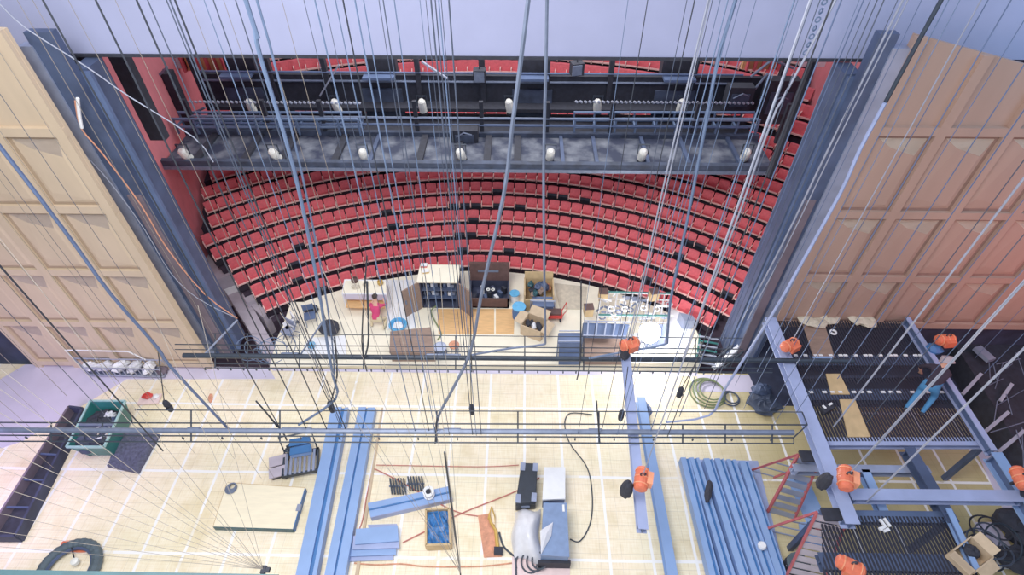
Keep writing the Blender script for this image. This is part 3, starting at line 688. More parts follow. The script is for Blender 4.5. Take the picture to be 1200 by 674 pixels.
folding_chair(366,379,.3,'steel_blue','blue folding chair on the cream board beside the black bag')
folding_chair(341,396,-.5,'steel_pale','grey folding chair on the cream board corner nearest the tower')
folding_chair(343,389,-.9,'white_dirty','pale folding chair just behind the grey one on the cream board')

# scaffold frame rack and metal tables
def frame_rack(name, pts, zs, label, mk='white', seed=0, bars=9):
    q0 = [P(a,b,zs[0]) for a,b in pts]; t = thing(name, label, 'rack', sum(q0, Vector())/4)
    for p_ in q0: m = MB(); m.tube([Vector((p_.x,p_.y,0.02)), Vector((p_.x,p_.y,zs[-1]))], .03, 6); m.build('post', mk, t)
    for z in zs:
        qq = [Vector((p_.x,p_.y,z)) for p_ in q0]; m = MB(); m.tube(qq+[qq[0]], .03, 6)
        for i in range(1, bars): m.tube([lerp(qq[0],qq[1],i/bars), lerp(qq[3],qq[2],i/bars)], .02, 5)
        m.build('tier', mk, t)
    return t, q0
t, q0 = frame_rack('scaffold_rack', [(704,350),(786,352),(782,378),(700,377)], [.25,.6], 'rack of white tubular scaffold frames with green rails by the front row')
m = MB(); m.tube([q0[0]+Vector((0,0,.4)), q0[1]+Vector((0,0,.4))], .04, 6); m.tube([q0[3]+Vector((0,0,.4)), q0[2]+Vector((0,0,.4))], .04, 6); m.build('green_rail', 'green_bin', t)
rr = random.Random(5)
for i in range(40):
    u, v = rr.random(), rr.random(); c = lerp(lerp(q0[0],q0[1],u), lerp(q0[3],q0[2],u), v); c.z = .4+rr.random()*.4; a = rr.uniform(0,PI); L_ = rr.uniform(.25,.6)
    m = MB(); d_ = Vector((math.cos(a),math.sin(a)*.6,rr.uniform(-.3,.3)))*L_
    if i % 3: m.bar(c-d_/2, c+d_/2, .06,.06)
    else: m.torus(c, .12, .03, 12, 6)
    m.build('metal_fitting', ['white','white_dirty','steel_pale','pipe_grey','white'][i%5], label='loose pale metal fitting heaped on the white scaffold rack', cat='fitting', group='loose metal fittings on the scaffold rack')
for i,(px,py,lab) in enumerate(((706,350,'small brown box perched on the far corner of the scaffold rack'),(689,368,'small brown box with white lid beside the grey metal table'),(765,350,'small brown box on the end of the scaffold rack nearest the last seats'))):
    q = P(px,py,.55); m = MB(); m.box(q+Vector((0,0,.2)), (.34,.3,.4), rz=.1*i); m.box(q+Vector((0,0,.42)), (.36,.32,.05), rz=.1*i, mi=1); m.build('small_box', ['ply_tan','brown_dark'], label=lab, cat='box')
def metal_table(pts, h, top, label, leg='pipe_grey', slats=0):
    q = [P(a,b,h) for a,b in pts]; t = thing('metal_table', label, 'table', Vector((q[0].x,q[0].y,0)))
    m = MB(); m.slab(q, h-.05, h); m.build('tabletop', top, t)
    for p_ in q: m = MB(); m.bar((p_.x,p_.y,0),(p_.x,p_.y,h-.05), .05,.05); m.build('leg', leg, t)
    for e in ((0,1),(3,2)):
        m = MB(); m.bar(q[e[0]]+Vector((0,0,.1)), q[e[1]]+Vector((0,0,.1)), .03,.03); m.build('rail', 'steel_pale', t)
    for i in range(slats): m = MB(); a, b = lerp(q[0],q[1],(i+.5)/slats), lerp(q[3],q[2],(i+.5)/slats); m.bar(a+Vector((0,0,.04)), b+Vector((0,0,.04)), .05,.05); m.build('loose_bar', 'steel_pale', t)
metal_table([(655,390),(681,390),(680,402),(654,402)], .8, 'steel_blue', 'dark blue-grey metal table at the end nearest the cardboard carton')
metal_table([(684,378),(737,380),(733,396),(683,395)], .9, 'steel_blue', 'long lilac-grey metal bench loaded with bars in front of the scaffold rack', slats=5)
slab_px('brown_platform', [(684,396),(732,397),(730,421),(684,421)], .01, .35, 'brown', 'low brown platform in front of the long metal bench', 'platform')
slab_px('grey_platform', [(655,402),(681,402),(681,422),(655,422)], .01, .3, 'steel_blue', 'low grey-blue platform beside the brown one', 'platform')
slab_px('white_sheet', [(786,352),(812,372),(806,412),(741,415),(738,392),(784,382)], .005, .03, 'white', 'large white sheet spread on the apron by the last seats', 'sheet')
slab_px('lilac_crate', [(768,380),(781,380),(780,396),(766,396)], .03, .5, 'beam_lilac', 'lilac crate standing on the white sheet behind the scaffold rack', 'crate')
q = P(805,371,.1); m = MB(); m.slab([P(796,366,.5),P(812,370,.5),P(815,376,.5),P(802,376,.5)], .03, .5); m.build('grey_console', 'steel_pale', label='small grey console at the end of the front row on the white sheet', cat='console')
# work lamp that glares
q = P(757,408,0); t = thing('work_lamp', 'glaring white work lamp on a stand beside the orange hoist', 'lamp', q)
m = MB(); m.tube([q, q+Vector((0,0,.6))], .025, 6); m.build('pole', 'pipe_grey', t)
for a in (0,2.1,4.2): m = MB(); m.tube([q+Vector((0,0,.3)), q+Vector((.35*math.cos(a),.35*math.sin(a),0))], .018, 5); m.build('leg', 'pipe_grey', t)
m = MB(); m.box(q+Vector((0,.1,.8)), (.72,.12,.5), rx=-.7); m.build('lamp_head', 'steel_pale', t)
m = MB(); m.lathe(q+Vector((0,.02,.88)), [(.36,-.03),(.40,.0),(.38,.03),(.2,.07)], 20, M=Matrix.Rotation(PI/2-.7,3,'X')); m.build('lens', 'glow', t)
l = bpy.data.lights.new('work_lamp_light', 'POINT'); l.energy = 260; l.color = (1,.98,.96); l.shadow_soft_size = .2; lo = bpy.data.objects.new('work_lamp_light', l); COL.objects.link(lo); lo.location = q+Vector((0,-.5,1.7))
# hoses drooping from the cabinet zone
def cable(name, pts, r, mk, label, cat='cable', group=None, n=6):
    m = MB(); m.tube(pts, r, n); return m.build(name, mk, label=label, cat=cat, group=group)
def smooth(pts, n=6):
    out = []; P4 = [Vector(pts[0])]+[Vector(q) for q in pts]+[Vector(pts[-1])]
    for i in range(1, len(P4)-2):
        for j in range(n):
            t_ = j/n; a, b, c_, d_ = P4[i-1], P4[i], P4[i+1], P4[i+2]
            out.append(.5*((2*b)+(c_-a)*t_+(2*a-5*b+4*c_-d_)*t_*t_+(3*b-a-3*c_+d_)*t_**3))
    out.append(P4[-2]); return out
cable('hose', smooth([P(512,358,.3),P(505,366,.2),P(514,384,.04),P(517,392,.04),P(513,398,.04)]), .03, 'hose_green', 'short olive hose curling on the plywood sheet before the open cabinet', 'hose')

# ================================================================== PEOPLE (skin-modifier bodies)
def person(name, label, J, E, colors, loc, hair=None):
    """J joints: name -> (pos, radius); E edges; colors: joint -> material key. One continuous surface."""
    names = list(J); me = bpy.data.meshes.new('body_skel')
    me.from_pydata([Vector(J[n][0]) for n in names], [(names.index(a), names.index(b)) for a, b in E], [])
    o = bpy.data.objects.new('skel', me); COL.objects.link(o)
    sk = o.modifiers.new('s', 'SKIN'); me.skin_vertices.new() if not me.skin_vertices else None
    for i, n in enumerate(names):
        r = J[n][1]; me.skin_vertices[0].data[i].radius = (r, r) if not isinstance(r, tuple) else r
        me.skin_vertices[0].data[i].use_root = (i == 0)
    sb = o.modifiers.new('u', 'SUBSURF'); sb.levels = 1; sb.render_levels = 1
    dg = bpy.context.evaluated_depsgraph_get(); ev = o.evaluated_get(dg); nm = bpy.data.meshes.new_from_object(ev)
    mk = sorted(set(colors.values())); nm.materials.clear()
    for q in mk: nm.materials.append(K[q])
    for p_ in nm.polygons:
        best = None
        for a, b in E:
            A, B_ = Vector(J[a][0]), Vector(J[b][0]); ab = B_-A; t_ = max(0, min(1, (p_.center-A).dot(ab)/max(ab.length_squared, 1e-9)))
            d_ = (p_.center-(A+ab*t_)).length/( (J[a][1] if not isinstance(J[a][1], tuple) else J[a][1][0]) + 1e-3)
            if best is None or d_ < best[0]: best = (d_, colors.get(b, colors.get(a)))
        p_.material_index = mk.index(best[1]); p_.use_smooth = True
    bpy.data.objects.remove(o)
    b = bpy.data.objects.new(name, nm); COL.objects.link(b); b.location = loc; b['label'] = label; b['category'] = 'person'; PARLOC[b.name] = Vector((0,0,0))
    return b
def arm_joints(J, E, col, s, sh, el, wr, sleeve, fdir, chest='chest'):
    J['sh'+s] = (sh, .062); J['el'+s] = (el, .045); J['wr'+s] = (wr, .03); fd = Vector(fdir).normalized(); W_ = Vector(wr)
    J['pm'+s] = (W_+fd*.06, .034); E += [(chest,'sh'+s),('sh'+s,'el'+s),('el'+s,'wr'+s),('wr'+s,'pm'+s)]
    side = fd.cross(ZZ).normalized()
    for i in range(4):
        o_ = side*(-.03+.02*i); J['f%d%s' % (i,s)] = (W_+fd*(.10)+o_, .011); J['g%d%s' % (i,s)] = (W_+fd*(.15+.01*(i in (1,2)))+o_-ZZ*.025, .009)
        E += [('pm'+s,'f%d%s' % (i,s)),('f%d%s' % (i,s),'g%d%s' % (i,s))]; col['f%d%s' % (i,s)] = col['g%d%s' % (i,s)] = 'skin'
    J['th'+s] = (W_+fd*.05+side*.055-ZZ*.01, .012); E += [('pm'+s,'th'+s)]; col['th'+s] = 'skin'
    col['sh'+s] = col['el'+s] = sleeve; col['wr'+s] = 'skin'; col['pm'+s] = 'skin'
# person in pink crouching at the work table (local +y towards the audience)
J = {'pel': ((0,0,.42), .13), 'waist': ((0,.12,.60), .13), 'chest': ((0,.27,.82), .15), 'neck': ((0,.37,.97), .055), 'head': ((0,.42,1.10), .095), 'top': ((0,.45,1.18), .08)}
E = [('pel','waist'),('waist','chest'),('chest','neck'),('neck','head'),('head','top')]; col = {'waist':'pink_shirt','chest':'pink_shirt','neck':'skin','head':'skin','top':'skin','pel':'khaki'}
for s, x in (('L',-.12),('R',.15)):
    J['hip'+s] = ((x,0,.38), .10); J['kn'+s] = ((x*1.9,.30,.40 if s == 'L' else .2), .07); J['an'+s] = ((x*1.7,-.06 if s == 'L' else -.18,.09), .045); J['to'+s] = ((x*1.9,.12 if s == 'L' else .0,.04), .04)
    E += [('pel','hip'+s),('hip'+s,'kn'+s),('kn'+s,'an'+s),('an'+s,'to'+s)]; col.update({'hip'+s:'khaki','kn'+s:'khaki','an'+s:'khaki','to'+s:'black'})
    arm_joints(J, E, col, s, (x*1.5,.28,.84), (x*2.1,.5,.68), (x*1.2,.68,.74), 'pink_shirt', (0,.9,-.3))
b = person('person', 'person in a pink shirt and khaki trousers crouching at the work table', J, E, col, P(443,383,.0))
b.scale = (1.08,1.08,1.08)
m = MB(); m.blob((0,.425,1.17), (.215,.24,.17), rough=.04, n=14, m=8); m.build('hair', 'hair', b, local=True)

# ================================================================== STAGE FLOOR OBJECTS
# long steel beams on the floor
def beam_on_floor(pa, pb, w, h, z, mi, mw, label, group=None, name='steel_beam', cat='beam', split=(.62,.16,.22)):
    """steel section lying open side up: broad flange, trough with its shade painted deep blue, narrow flange"""
    a, b = P(*pa, z+h), P(*pb, z+h); d_ = (b-a); d_.z = 0; sd = Vector((-d_.y, d_.x, 0)).normalized()
    if sd.x < 0: sd = -sd
    a.z = b.z = 0; m = MB(); x = -w/2
    for fr, hh, mm in ((split[0],h,0),(split[1],h*.75,1),(split[2],h*.9,0)):  # middle strip coloured darker for the flange's shadow
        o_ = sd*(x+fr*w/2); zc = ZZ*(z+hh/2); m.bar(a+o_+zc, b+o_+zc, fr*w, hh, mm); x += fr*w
    return m.build(name, [mi, mw], label=label, cat=cat, group=group)
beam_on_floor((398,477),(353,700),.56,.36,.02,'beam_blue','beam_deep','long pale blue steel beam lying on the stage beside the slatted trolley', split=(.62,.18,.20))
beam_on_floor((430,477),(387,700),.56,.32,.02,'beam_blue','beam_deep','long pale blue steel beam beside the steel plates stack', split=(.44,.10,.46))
slab_px('timber_batten', [(447,478),(449,478),(420,674),(416,674)], .0, .05, 'carton', 'thin rusty timber strip along the steel beam beside the steel plates', 'batten')
# bundle of six beams
ends = [((803,536),(842,690)),((814,536),(861,690)),((830,537),(878,690)),((843,537),(894,690)),((857,538),(909,690)),((872,540),(922,690))]
ordw = ['first','second','third','fourth','fifth','sixth']
for i, (a, b) in enumerate(ends):
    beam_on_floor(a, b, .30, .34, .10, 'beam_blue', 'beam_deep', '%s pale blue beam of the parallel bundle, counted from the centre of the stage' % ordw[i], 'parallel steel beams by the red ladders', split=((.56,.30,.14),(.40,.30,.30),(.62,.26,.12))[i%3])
for i, pts in enumerate(([(806,560),(884,560)], [(822,640),(905,640)])):
    m = MB(); a, b = P(*pts[0],.05), P(*pts[1],.05); m.bar(a, b, .1, .08); m.build('timber_bearer', 'ply_tan', label='timber bearer under the %s ends of the parallel beams' % ('far','near')[i], cat='timber')
slab_px('steel_plate', [(797,538),(888,540),(925,690),(838,690)], .0, .02, 'beam_lilac', 'lilac steel sheet lying beneath the parallel beams', 'plate')
q = P(829,578,.5); m = MB(); m.blob(q+Vector((0,0,.12)), (.22,.75,.2), seed=2, rough=.1, rz=-.35, n=14); m.build('canvas_bag', 'bag', label='slim black bag lying across the parallel beams', cat='bag')
q = P(892,641,.46); m = MB(); m.lathe(q, [(.1,0),(.12,.1),(.09,.16)], 12); m.build('white_cup', 'white', label='small white cup on the outermost parallel beam', cat='cup')
# tall blue beam resting by the hoisted one
a, b = P(751,466,.35), P(791,690,.35)
m = MB(); a.z = b.z = .22; m.ibeam(a, b, .28, .34, .03, 0, 1, .03); m.build('steel_beam', ['beam_blue','beam_deep'], label='narrow blue beam on the floor beneath the hoisted lilac beam', cat='beam')
blob('rubber_glove', 757,483,.05,(.3,.6,.3),'steel_blue','dark bundle at the head of the narrow blue beam','bundle',8,.25,.1)
# stack of plates
for i, (pts) in enumerate(([(413,648),(460,645),(461,656),(409,658)], [(412,640),(464,637),(464,650),(410,652)], [(414,628),(467,625),(468,642),(413,644)], [(417,620),(466,616),(467,634),(416,638)])):
    slab_px('steel_plate', pts, .02+.07*i, .07+.07*i, 'beam_blue' if i % 2 else 'beam_lilac', 'blue-grey steel plate, %s in the small stack of four' % ['lowest','second from the bottom','third from the bottom','topmost'][i], 'plate', 'stacked steel plates')
slab_px('steel_plate', [(431,615),(465,614),(466,618),(432,619)], .0, .05, 'beam_lilac', 'narrow steel plate lying behind the stack of four', 'plate')
# wide channel with reel and grilles
q = [P(a,b,.25) for a,b in ((431,590),(527,570),(530,584),(434,606))]
t = thing('steel_channel', 'wide blue-grey steel channel lying askew with a small reel on top', 'channel', (q[0].x,q[0].y,0))
m = MB(); m.slab(q, .2, .25); m.build('top_plate', 'beam_blue', t)
m = MB(); m.bar(lerp(q[0],q[3],.5)+Vector((0,0,.02)), lerp(q[1],q[2],.5)+Vector((0,0,.02)), .04,.04); m.build('ridge', 'beam_deep', t)
for e in ((0,1),(3,2)):
    m = MB(); m.bar(q[e[0]]-Vector((0,0,.13)), q[e[1]]-Vector((0,0,.13)), .03,.24); m.build('side_flange', 'beam_lilac', t)
q = P(503,580,.28); t = thing('cable_reel', 'small white reel with dark core on the askew steel channel', 'reel', q)
m = MB(); m.lathe(q, [(.17,0),(.17,.03),(.1,.04),(.1,.2),(.17,.21),(.17,.24),(.09,.24),(.08,.1)], 18); m.build('spool', 'white', t); m = MB(); m.lathe(q+Vector((0,0,.1)), [(.085,0),(.085,.12)], 12); m.build('core', 'black', t)
for g, (x0, n) in enumerate(((457,6),(478,6))):
    t = thing('ribbed_grille', 'small dark ribbed grille behind the channel, %s' % ('nearest the long beams' if g == 0 else 'nearest the cable reel'), 'grille', P(x0+8,577,0), 'ribbed grilles behind the steel channel')
    for i in range(n):
        a, b = P(x0+i*3.2, 561-g*2, .1), P(x0+i*3.2+2.5, 579-g*4, .1); m = MB(); m.bar(a, b, .045, .09); m.build('rib', 'pipe_dark', t)
    a, b = P(x0-1,570-g*3,.04), P(x0+3.2*n,570-g*3,.04); m = MB(); m.bar(a, b, .05,.04); m.build('cross_tie', 'pipe_grey', t)
# blue lined tray
q = [P(a,b,.35) for a,b in ((499,597),(526,596),(528,638),(499,639))]
t = thing('lined_tray', 'wooden tray lined with crumpled blue sheet beside the steel plates', 'tray', (q[0].x,q[0].y,0))
qq = q+[q[0]]; m = MB()
for i in range(4): m.bar(Vector((qq[i].x,qq[i].y,.19)), Vector((qq[i+1].x,qq[i+1].y,.19)), .06,.36)
m.build('frame', 'ply_tan', t); m = MB(); m.slab([lerp(v, sum(q,Vector())/4, .04) for v in q], .02, .04); m.build('bottom', 'ply_tan', t)
m = MB(); n = 9; c0_ = [lerp(v, sum(q,Vector())/4, .08) for v in q]; rr = random.Random(3); vs = []
for i in range(n):
    for j in range(n): v = lerp(lerp(c0_[0],c0_[1],i/(n-1)), lerp(c0_[3],c0_[2],i/(n-1)), j/(n-1)); v.z = .26+rr.uniform(-.05,.06); vs.append(v)
m.add(vs, [(i*n+j,(i+1)*n+j,(i+1)*n+j+1,i*n+j+1) for i in range(n-1) for j in range(n-1)]); m.build('liner', 'tarp_blue', t)
# ---- slatted trolley / folded seat units
for i, (px, py, rz, mk, lab) in enumerate(((326,540,.3,'step_grey','grey folded flap panel, far one of the pair beside the slatted trolley'),(326,553,.32,'step_grey','grey folded flap panel, near one of the pair beside the slatted trolley'))):
    q = P(px,py,.25); t = thing('hinged_flap', lab, 'panel', q); m = MB(); m.box(q, (.55,.32,.06), rz=rz, rx=.2); m.build('board', mk, t); m = MB(); m.box(q-Vector((0,0,.13)), (.45,.22,.2), rz=rz); m.build('bracket', 'pipe_dark', t)
t = thing('slatted_trolley', 'grey trolley with slatted deck and blue boxes beside the long steel beam', 'trolley', P(352,548,0)); c = P(352,540,.3); rz = .22
for i in range(7): m = MB(); m.box(at(c,rz,-.42+.14*i,-.05,0), (.07,.75,.05), rz=rz); m.build('slat', 'steel_pale', t)
m = MB(); m.box(at(c,rz,0,-.4,-.08), (1.1,.06,.14), rz=rz); m.box(at(c,rz,0,.34,-.08), (1.1,.06,.14), rz=rz); m.box(at(c,rz,-.52,0,-.08), (.06,.78,.14), rz=rz); m.box(at(c,rz,.52,0,-.08), (.06,.78,.14), rz=rz); m.build('chassis', 'pipe_dark', t)
for x in (-.45,.45):
    for y in (-.33,.3): m = MB(); m.lathe(at(c,rz,x,y,-.21), [(.07,-.03),(.08,0),(.07,.03)], 10, ax='X'); m.build('wheel', 'black', t)
m = MB(); m.tube([at(c,rz,-.5,.36,0),at(c,rz,-.5,.5,.75),at(c,rz,.5,.5,.75),at(c,rz,.5,.36,0)], .025, 6); m.build('handle', 'pipe_dark', t)
for i, (px, py, lab) in enumerate(((353,521,'blue box on the far edge of the slatted trolley'),(354,531,'blue box nearest the slats on the slatted trolley'))):
    q = P(px,py,.36); m = MB(); m.box(q+Vector((0,0,.1)), (.62,.24,.18), rz=rz); m.box(q+Vector((0,0,.2)), (.64,.26,.03), rz=rz, mi=1); m.build('blue_box', ['beam_blue','beam_deep'], label=lab, cat='box')
blob('tool_roll', 341,527,.36,(.3,.3,.2),'pipe_dark','dark tool roll at the corner of the slatted trolley','tool roll',6,.3)
# raised platform board with dark edges
q = [P(a,b,.22) for a,b in ((250,617),(343,620),(357,572),(266,566))]
t = thing('stage_riser', 'low wooden riser platform with dark metal edges beside the long steel beam', 'platform', (q[0].x,q[0].y,0))
m = MB(); m.slab(q, .17, .22); m.build('deck_board', 'ply_pale', t)
for e, mk in (((0,1),'teal'),((1,2),'beam_deep'),((2,3),'ply_tan'),((3,0),'ply_tan')):
    a, b = q[e[0]], q[e[1]]; m = MB(); m.bar(Vector((a.x,a.y,.105)), Vector((b.x,b.y,.105)), .05,.21); m.build('edge_rail', mk, t)
m = MB(); c = lerp(q[1],q[2],.5); m.box(c, (.12,.2,.08)); m.build('latch', 'steel_pale', t)
q = P(271,573,.23); t = thing('coiled_rope', 'small dark coil of rope lying on the low wooden riser', 'rope', q)
for i in range(4): m = MB(); m.torus(q+Vector((.02*i,.01*i,.03+.03*i)), .16-.02*i, .022, 20, 6); m.build('coil_turn', 'pipe_grey', t)
# green bin
zt = .95; q = [P(a,b,zt) for a,b in ((106,470),(147,470),(122,524),(78,524))]
cen = sum(q, Vector())/4; qb = [lerp(v, cen, .2) for v in q]
for v in qb: v.z = .14
t = thing('green_skip', 'large green metal bin full of cloth and tubing beside the black trough', 'bin', (cen.x,cen.y,0))
m = MB(); qi = [lerp(v, cen, .05) for v in q]; qbi = [lerp(v, cen, .05) for v in qb]
for i in range(4):
    j = (i+1) % 4; a, b, c_, d_ = qb[i], qb[j], q[j], q[i]; A, B_, C_, D_ = qbi[i], qbi[j], qi[j], qi[i]
    m.hexa([a, b, B_, A], [d_, c_, C_, D_])
m.slab(qb, .12, .18); m.build('shell', 'green_bin', t)
for i in range(4): m = MB(); m.bar(q[i], q[(i+1)%4], .06,.06); m.build('rim_rail', 'green_rim', t)
m = MB(); a, b = lerp(q[0],q[3],.52), lerp(q[1],q[2],.52); m.bar(a, b, .12,.05); m.build('cross_bar', 'pipe_grey', t)
for i in range(4): v = lerp(qb[i], cen, .1); m = MB(); m.lathe((v.x,v.y,.07), [(.06,-.03),(.07,0),(.06,.03)], 10, ax='X'); m.build('caster', 'black', t)
for i, (u, v, d, mk, z) in enumerate(((.25,.8,(.8,.8,.6),'navy_soft',.6),(.6,.75,(.8,.8,.5),'navy',.6),(.75,.65,(.45,.4,.3),'white_dirty',.65),(.35,.3,(.9,.9,.5),'black',.6),(.72,.3,(.5,.5,.3),'steel_dark',.6),(.62,.18,(.35,.3,.3),'white_dirty',.7),(.85,.85,(.3,.4,.3),'black',.6))):
    c = lerp(lerp(qb[0],qb[1],u), lerp(qb[3],qb[2],u), v); m = MB(); m.blob((c.x,c.y,z), d, seed=i, rough=.2, n=14, m=8); m.build('cloth_bundle', mk, label=['dark blue padded bundle in the near corner of the green bin','black cloth bundle in the middle of the green bin','pale cloth bundle among tubing in the green bin','navy cloth bundle in the far half of the green bin','grey-blue cloth bundle in the far half of the green bin','pale cloth scrap at the far side of the green bin','black cloth scrap at the near side of the green bin'][i], cat='cloth')
for i in range(3):
    c = lerp(cen, q[2], .25+.1*i); m = MB(); m.torus((c.x,c.y,.8), .24-.04*i, .025, 18, 6, M=Matrix.Rotation(.4*i,3,'X')); m.build('tube_ring', ['white_dirty','pipe_grey','stone'][i], label='%s ring of tubing lying on the bundles in the green bin' % ['largest white','middle grey','smallest beige'][i], cat='tubing')
# mattress
q = [P(a,b,.18) for a,b in ((146,505),(186,508),(160,553),(124,545))]
cc = sum(q,Vector())/4; m = MB(); n = 12; vs = []; rr = random.Random(9)
for z_ in (0,1):
    for i in range(n+1):
        for j in range(n+1):
            v = lerp(lerp(q[0],q[1],i/n), lerp(q[3],q[2],i/n), j/n); e = min(i,j,n-i,n-j); v.z = (.16+(.05 if e else -.02)+rr.uniform(-.015,.03)) if z_ else .02; v.x += rr.uniform(-.015,.015); vs.append(v)
N_ = (n+1)**2; fs = []
for i in range(n):
    for j in range(n):
        a = i*(n+1)+j; fs += [(N_+a,N_+a+n+1,N_+a+n+2,N_+a+1),(a,a+1,a+n+2,a+n+1)]
for i in range(n):
    for a, b in ((i,i+1),(i*(n+1),(i+1)*(n+1)),(n*(n+1)+i,n*(n+1)+i+1),(i*(n+1)+n,(i+1)*(n+1)+n)): fs.append((a,b,N_+b,N_+a))
m.add(vs, fs); m.build('quilted_mat', 'mattress', label='dark grey quilted mat lying on the stage against the green bin', cat='mat')
# black trough
zt = .4; q = [P(a,b,zt) for a,b in ((80,476),(96,478),(17,628),(-18,628))]
t = thing('black_trough', 'long narrow black trough running along the stage beside the green bin', 'trough', (q[0].x,q[0].y,0))
m = MB(); m.slab([Vector((v.x,v.y,0)) for v in q], 0, .05); m.build('bottom', 'black', t)
for i in range(4):
    a, b = q[i], q[(i+1)%4]; m = MB(); m.bar(Vector((a.x,a.y,zt/2)), Vector((b.x,b.y,zt/2)), .07, zt); m.build('side_board', 'navy' if i != 3 else 'recess_brown', t)
for i in range(1,5):
    a, b = lerp(q[0],q[3],i/5), lerp(q[1],q[2],i/5); m = MB(); m.bar(Vector((a.x,a.y,zt*.8)), Vector((b.x,b.y,zt*.8)), .05,.05); m.build('divider', 'steel_dark', t)
q = P(10,631,.0); m = MB(); m.lathe(q, [(.06,0),(.07,.05),(.03,.09)], 10); m.build('white_ball', 'white', label='small white ball on the floor at the end of the black trough', cat='ball')
# wire basket trolley with white bags
q = [P(a,b,.55) for a,b in ((86,420),(190,422),(186,433),(98,431))]; q0 = [Vector((v.x,v.y,.12)) for v in q]
t = thing('wire_basket', 'long silver wire basket trolley holding white bags beside the wooden shell wall', 'basket', sum(q0,Vector())/4)
for qq, nm in ((q,'top_rim'),(q0,'bottom_rim')): m = MB(); m.tube(qq+[qq[0]], .03, 6); m.build(nm, 'wire_pale', t)
for i in range(15):
    a = lerp(q[0],q[1],i/14); b = lerp(q0[0],q0[1],i/14); c_ = lerp(q0[3],q0[2],i/14); d_ = lerp(q[3],q[2],i/14); m = MB(); m.tube([a,b,c_,d_], .016, 5); m.build('wire_hoop', 'wire_pale', t)
m = MB(); m.slab(q0, .06, .1); m.build('tray', 'pipe_grey', t)
a, b = lerp(q[0],q[3],.5), lerp(q[1],q[2],.5); m = MB(); m.tube([q[0], q[0]+Vector((.1,-.1,.6)), q[1]+Vector((-.9,-.1,.6)), q[1]+Vector((-.6,.0,.0))], .028, 6); m.build('push_handle', 'white', t)
for i, u in enumerate((.12,.3,.48,.66,.84)):
    c = lerp(lerp(q0[0],q0[1],u), lerp(q0[3],q0[2],u), .5); m = MB(); m.blob(c+Vector((0,0,.27)), (.6,.34,.36), seed=20+i, rough=.2, n=12, m=8, rz=.4*i); m.build('plastic_bag', 'white_dirty' if i % 2 else 'white', label='%s white bag in the wire basket, counted from the tall handle' % ordw[i], cat='bag', group='white bags in the wire basket')
blob('dark_bag', 192,437,0,(.4,.4,.25),'recess_brown','small dark bag at the end of the wire basket','bag',7,.15)
q = P(176,469,.02); t = thing('red_toolbox', 'small pink and white tool tray with a red cloth near the green bin', 'tray', q)
m = MB(); m.box(q+Vector((0,0,.04)), (.7,.4,.06), rz=.1); m.build('tray_board', 'pink_pale', t); m = MB(); m.blob(q+Vector((-.1,.1,.14)), (.34,.28,.16), seed=1, rough=.2); m.build('cloth', 'red', t); m = MB(); m.blob(q+Vector((.22,.08,.12)), (.18,.2,.12), seed=2, rough=.2); m.build('cloth', 'white', t)
blob('rust_scrap', 247,467,0,(.14,.35,.06),'rust','small rusty scrap lying alone on the stage floor','scrap',3,.3,.4)
# ring / tyre
q = P(80,668,.16); t = thing('tractor_tyre', 'big dark ribbed tyre lying flat at the near edge of the stage', 'tyre', q)
m = MB(); m.torus(q, .72, .13, 60, 8, rib=.14); m.build('tread', 'tyre', t); m = MB(); m.torus(q, .585, .05, 40, 6); m.build('inner_rim', 'steel_dark', t)
m = MB(); m.lathe(q+Vector((.1,.2,0)), [(.1,0),(.1,.1),(.04,.12)], 12); m.build('hub', 'lamp_white', t)
m = MB(); m.tube([q+Vector((.1,.2,.05)), q+Vector((-.25,.62,.05))], .02, 5); m.build('valve_stem', 'black', t)
m = MB(); m.tube(smooth([P(72,641,.05),P(76,635,.05),P(100,637,.05),P(104,643,.05),P(98,646,.04),P(80,645,.04)]), .035, 6); m.build('red_hose', 'orange', label='short loop of orange-red hose just behind the big ribbed tyre', cat='hose')
# centre: case, boards, machine under plastic
def box_px(name, pts, h, mk, label, cat, parts=None):
    q = [P(a,b,h) for a,b in pts]; c = sum(q,Vector())/4; t = thing(name, label, cat, (c.x,c.y,0)); return t, q, c
t, q, c = box_px('black_case', [(611,542),(630,543),(628,588),(604,590)], .55, None, 'black hard case with four pale corner plates on the stage', 'case')
m = MB(); m.slab(q, .03, .42); m.build('body', 'case_black', t, bevel=.02); m = MB(); m.slab(q, .43, .55); m.build('lid', 'case_black', t, bevel=.02)
for v in q: w_ = lerp(v, c, .22); m = MB(); m.box((w_.x,w_.y,.56), (.15,.26,.03), rz=-.08); m.build('corner_plate', 'cyan_blue' if 0 else 'steel_pale', t)
m = MB(); v = lerp(q[2],q[3],.5); m.box((v.x,v.y-.02,.3), (.25,.05,.05)); m.build('handle', 'pipe_grey', t)
t, q, c = box_px('white_cabinet', [(638,548),(662,548),(662,584),(636,585)], .6, None, 'pale white box with flat lid standing beyond the blue-grey one', 'box')
m = MB(); m.slab(q, .02, .52); m.build('body', 'steel_blue', t); m = MB(); m.slab([lerp(v,c,-.03) for v in q], .53, .6); m.build('lid', 'white', t); m = MB(); v = lerp(q[3],q[2],.2); m.box((v.x,v.y-.05,.4),(.1,.04,.1)); m.build('latch', 'beam_deep', t)
t, q, c = box_px('machine_cabinet', [(637,590),(664,590),(667,652),(634,650)], .8, None, 'blue-grey machine cabinet half covered by clear plastic film', 'cabinet')
m = MB(); m.slab(q, .03, .74); m.build('body', 'box_bluegrey', t, bevel=.02); m = MB(); m.slab([lerp(v,c,-.02) for v in q], .75, .8); m.build('top_panel', 'box_bluegrey', t); m = MB(); v = lerp(q[0],q[1],.85); m.box((v.x,v.y-.15,.82),(.06,.2,.03)); m.build('label_plate', 'white', t)
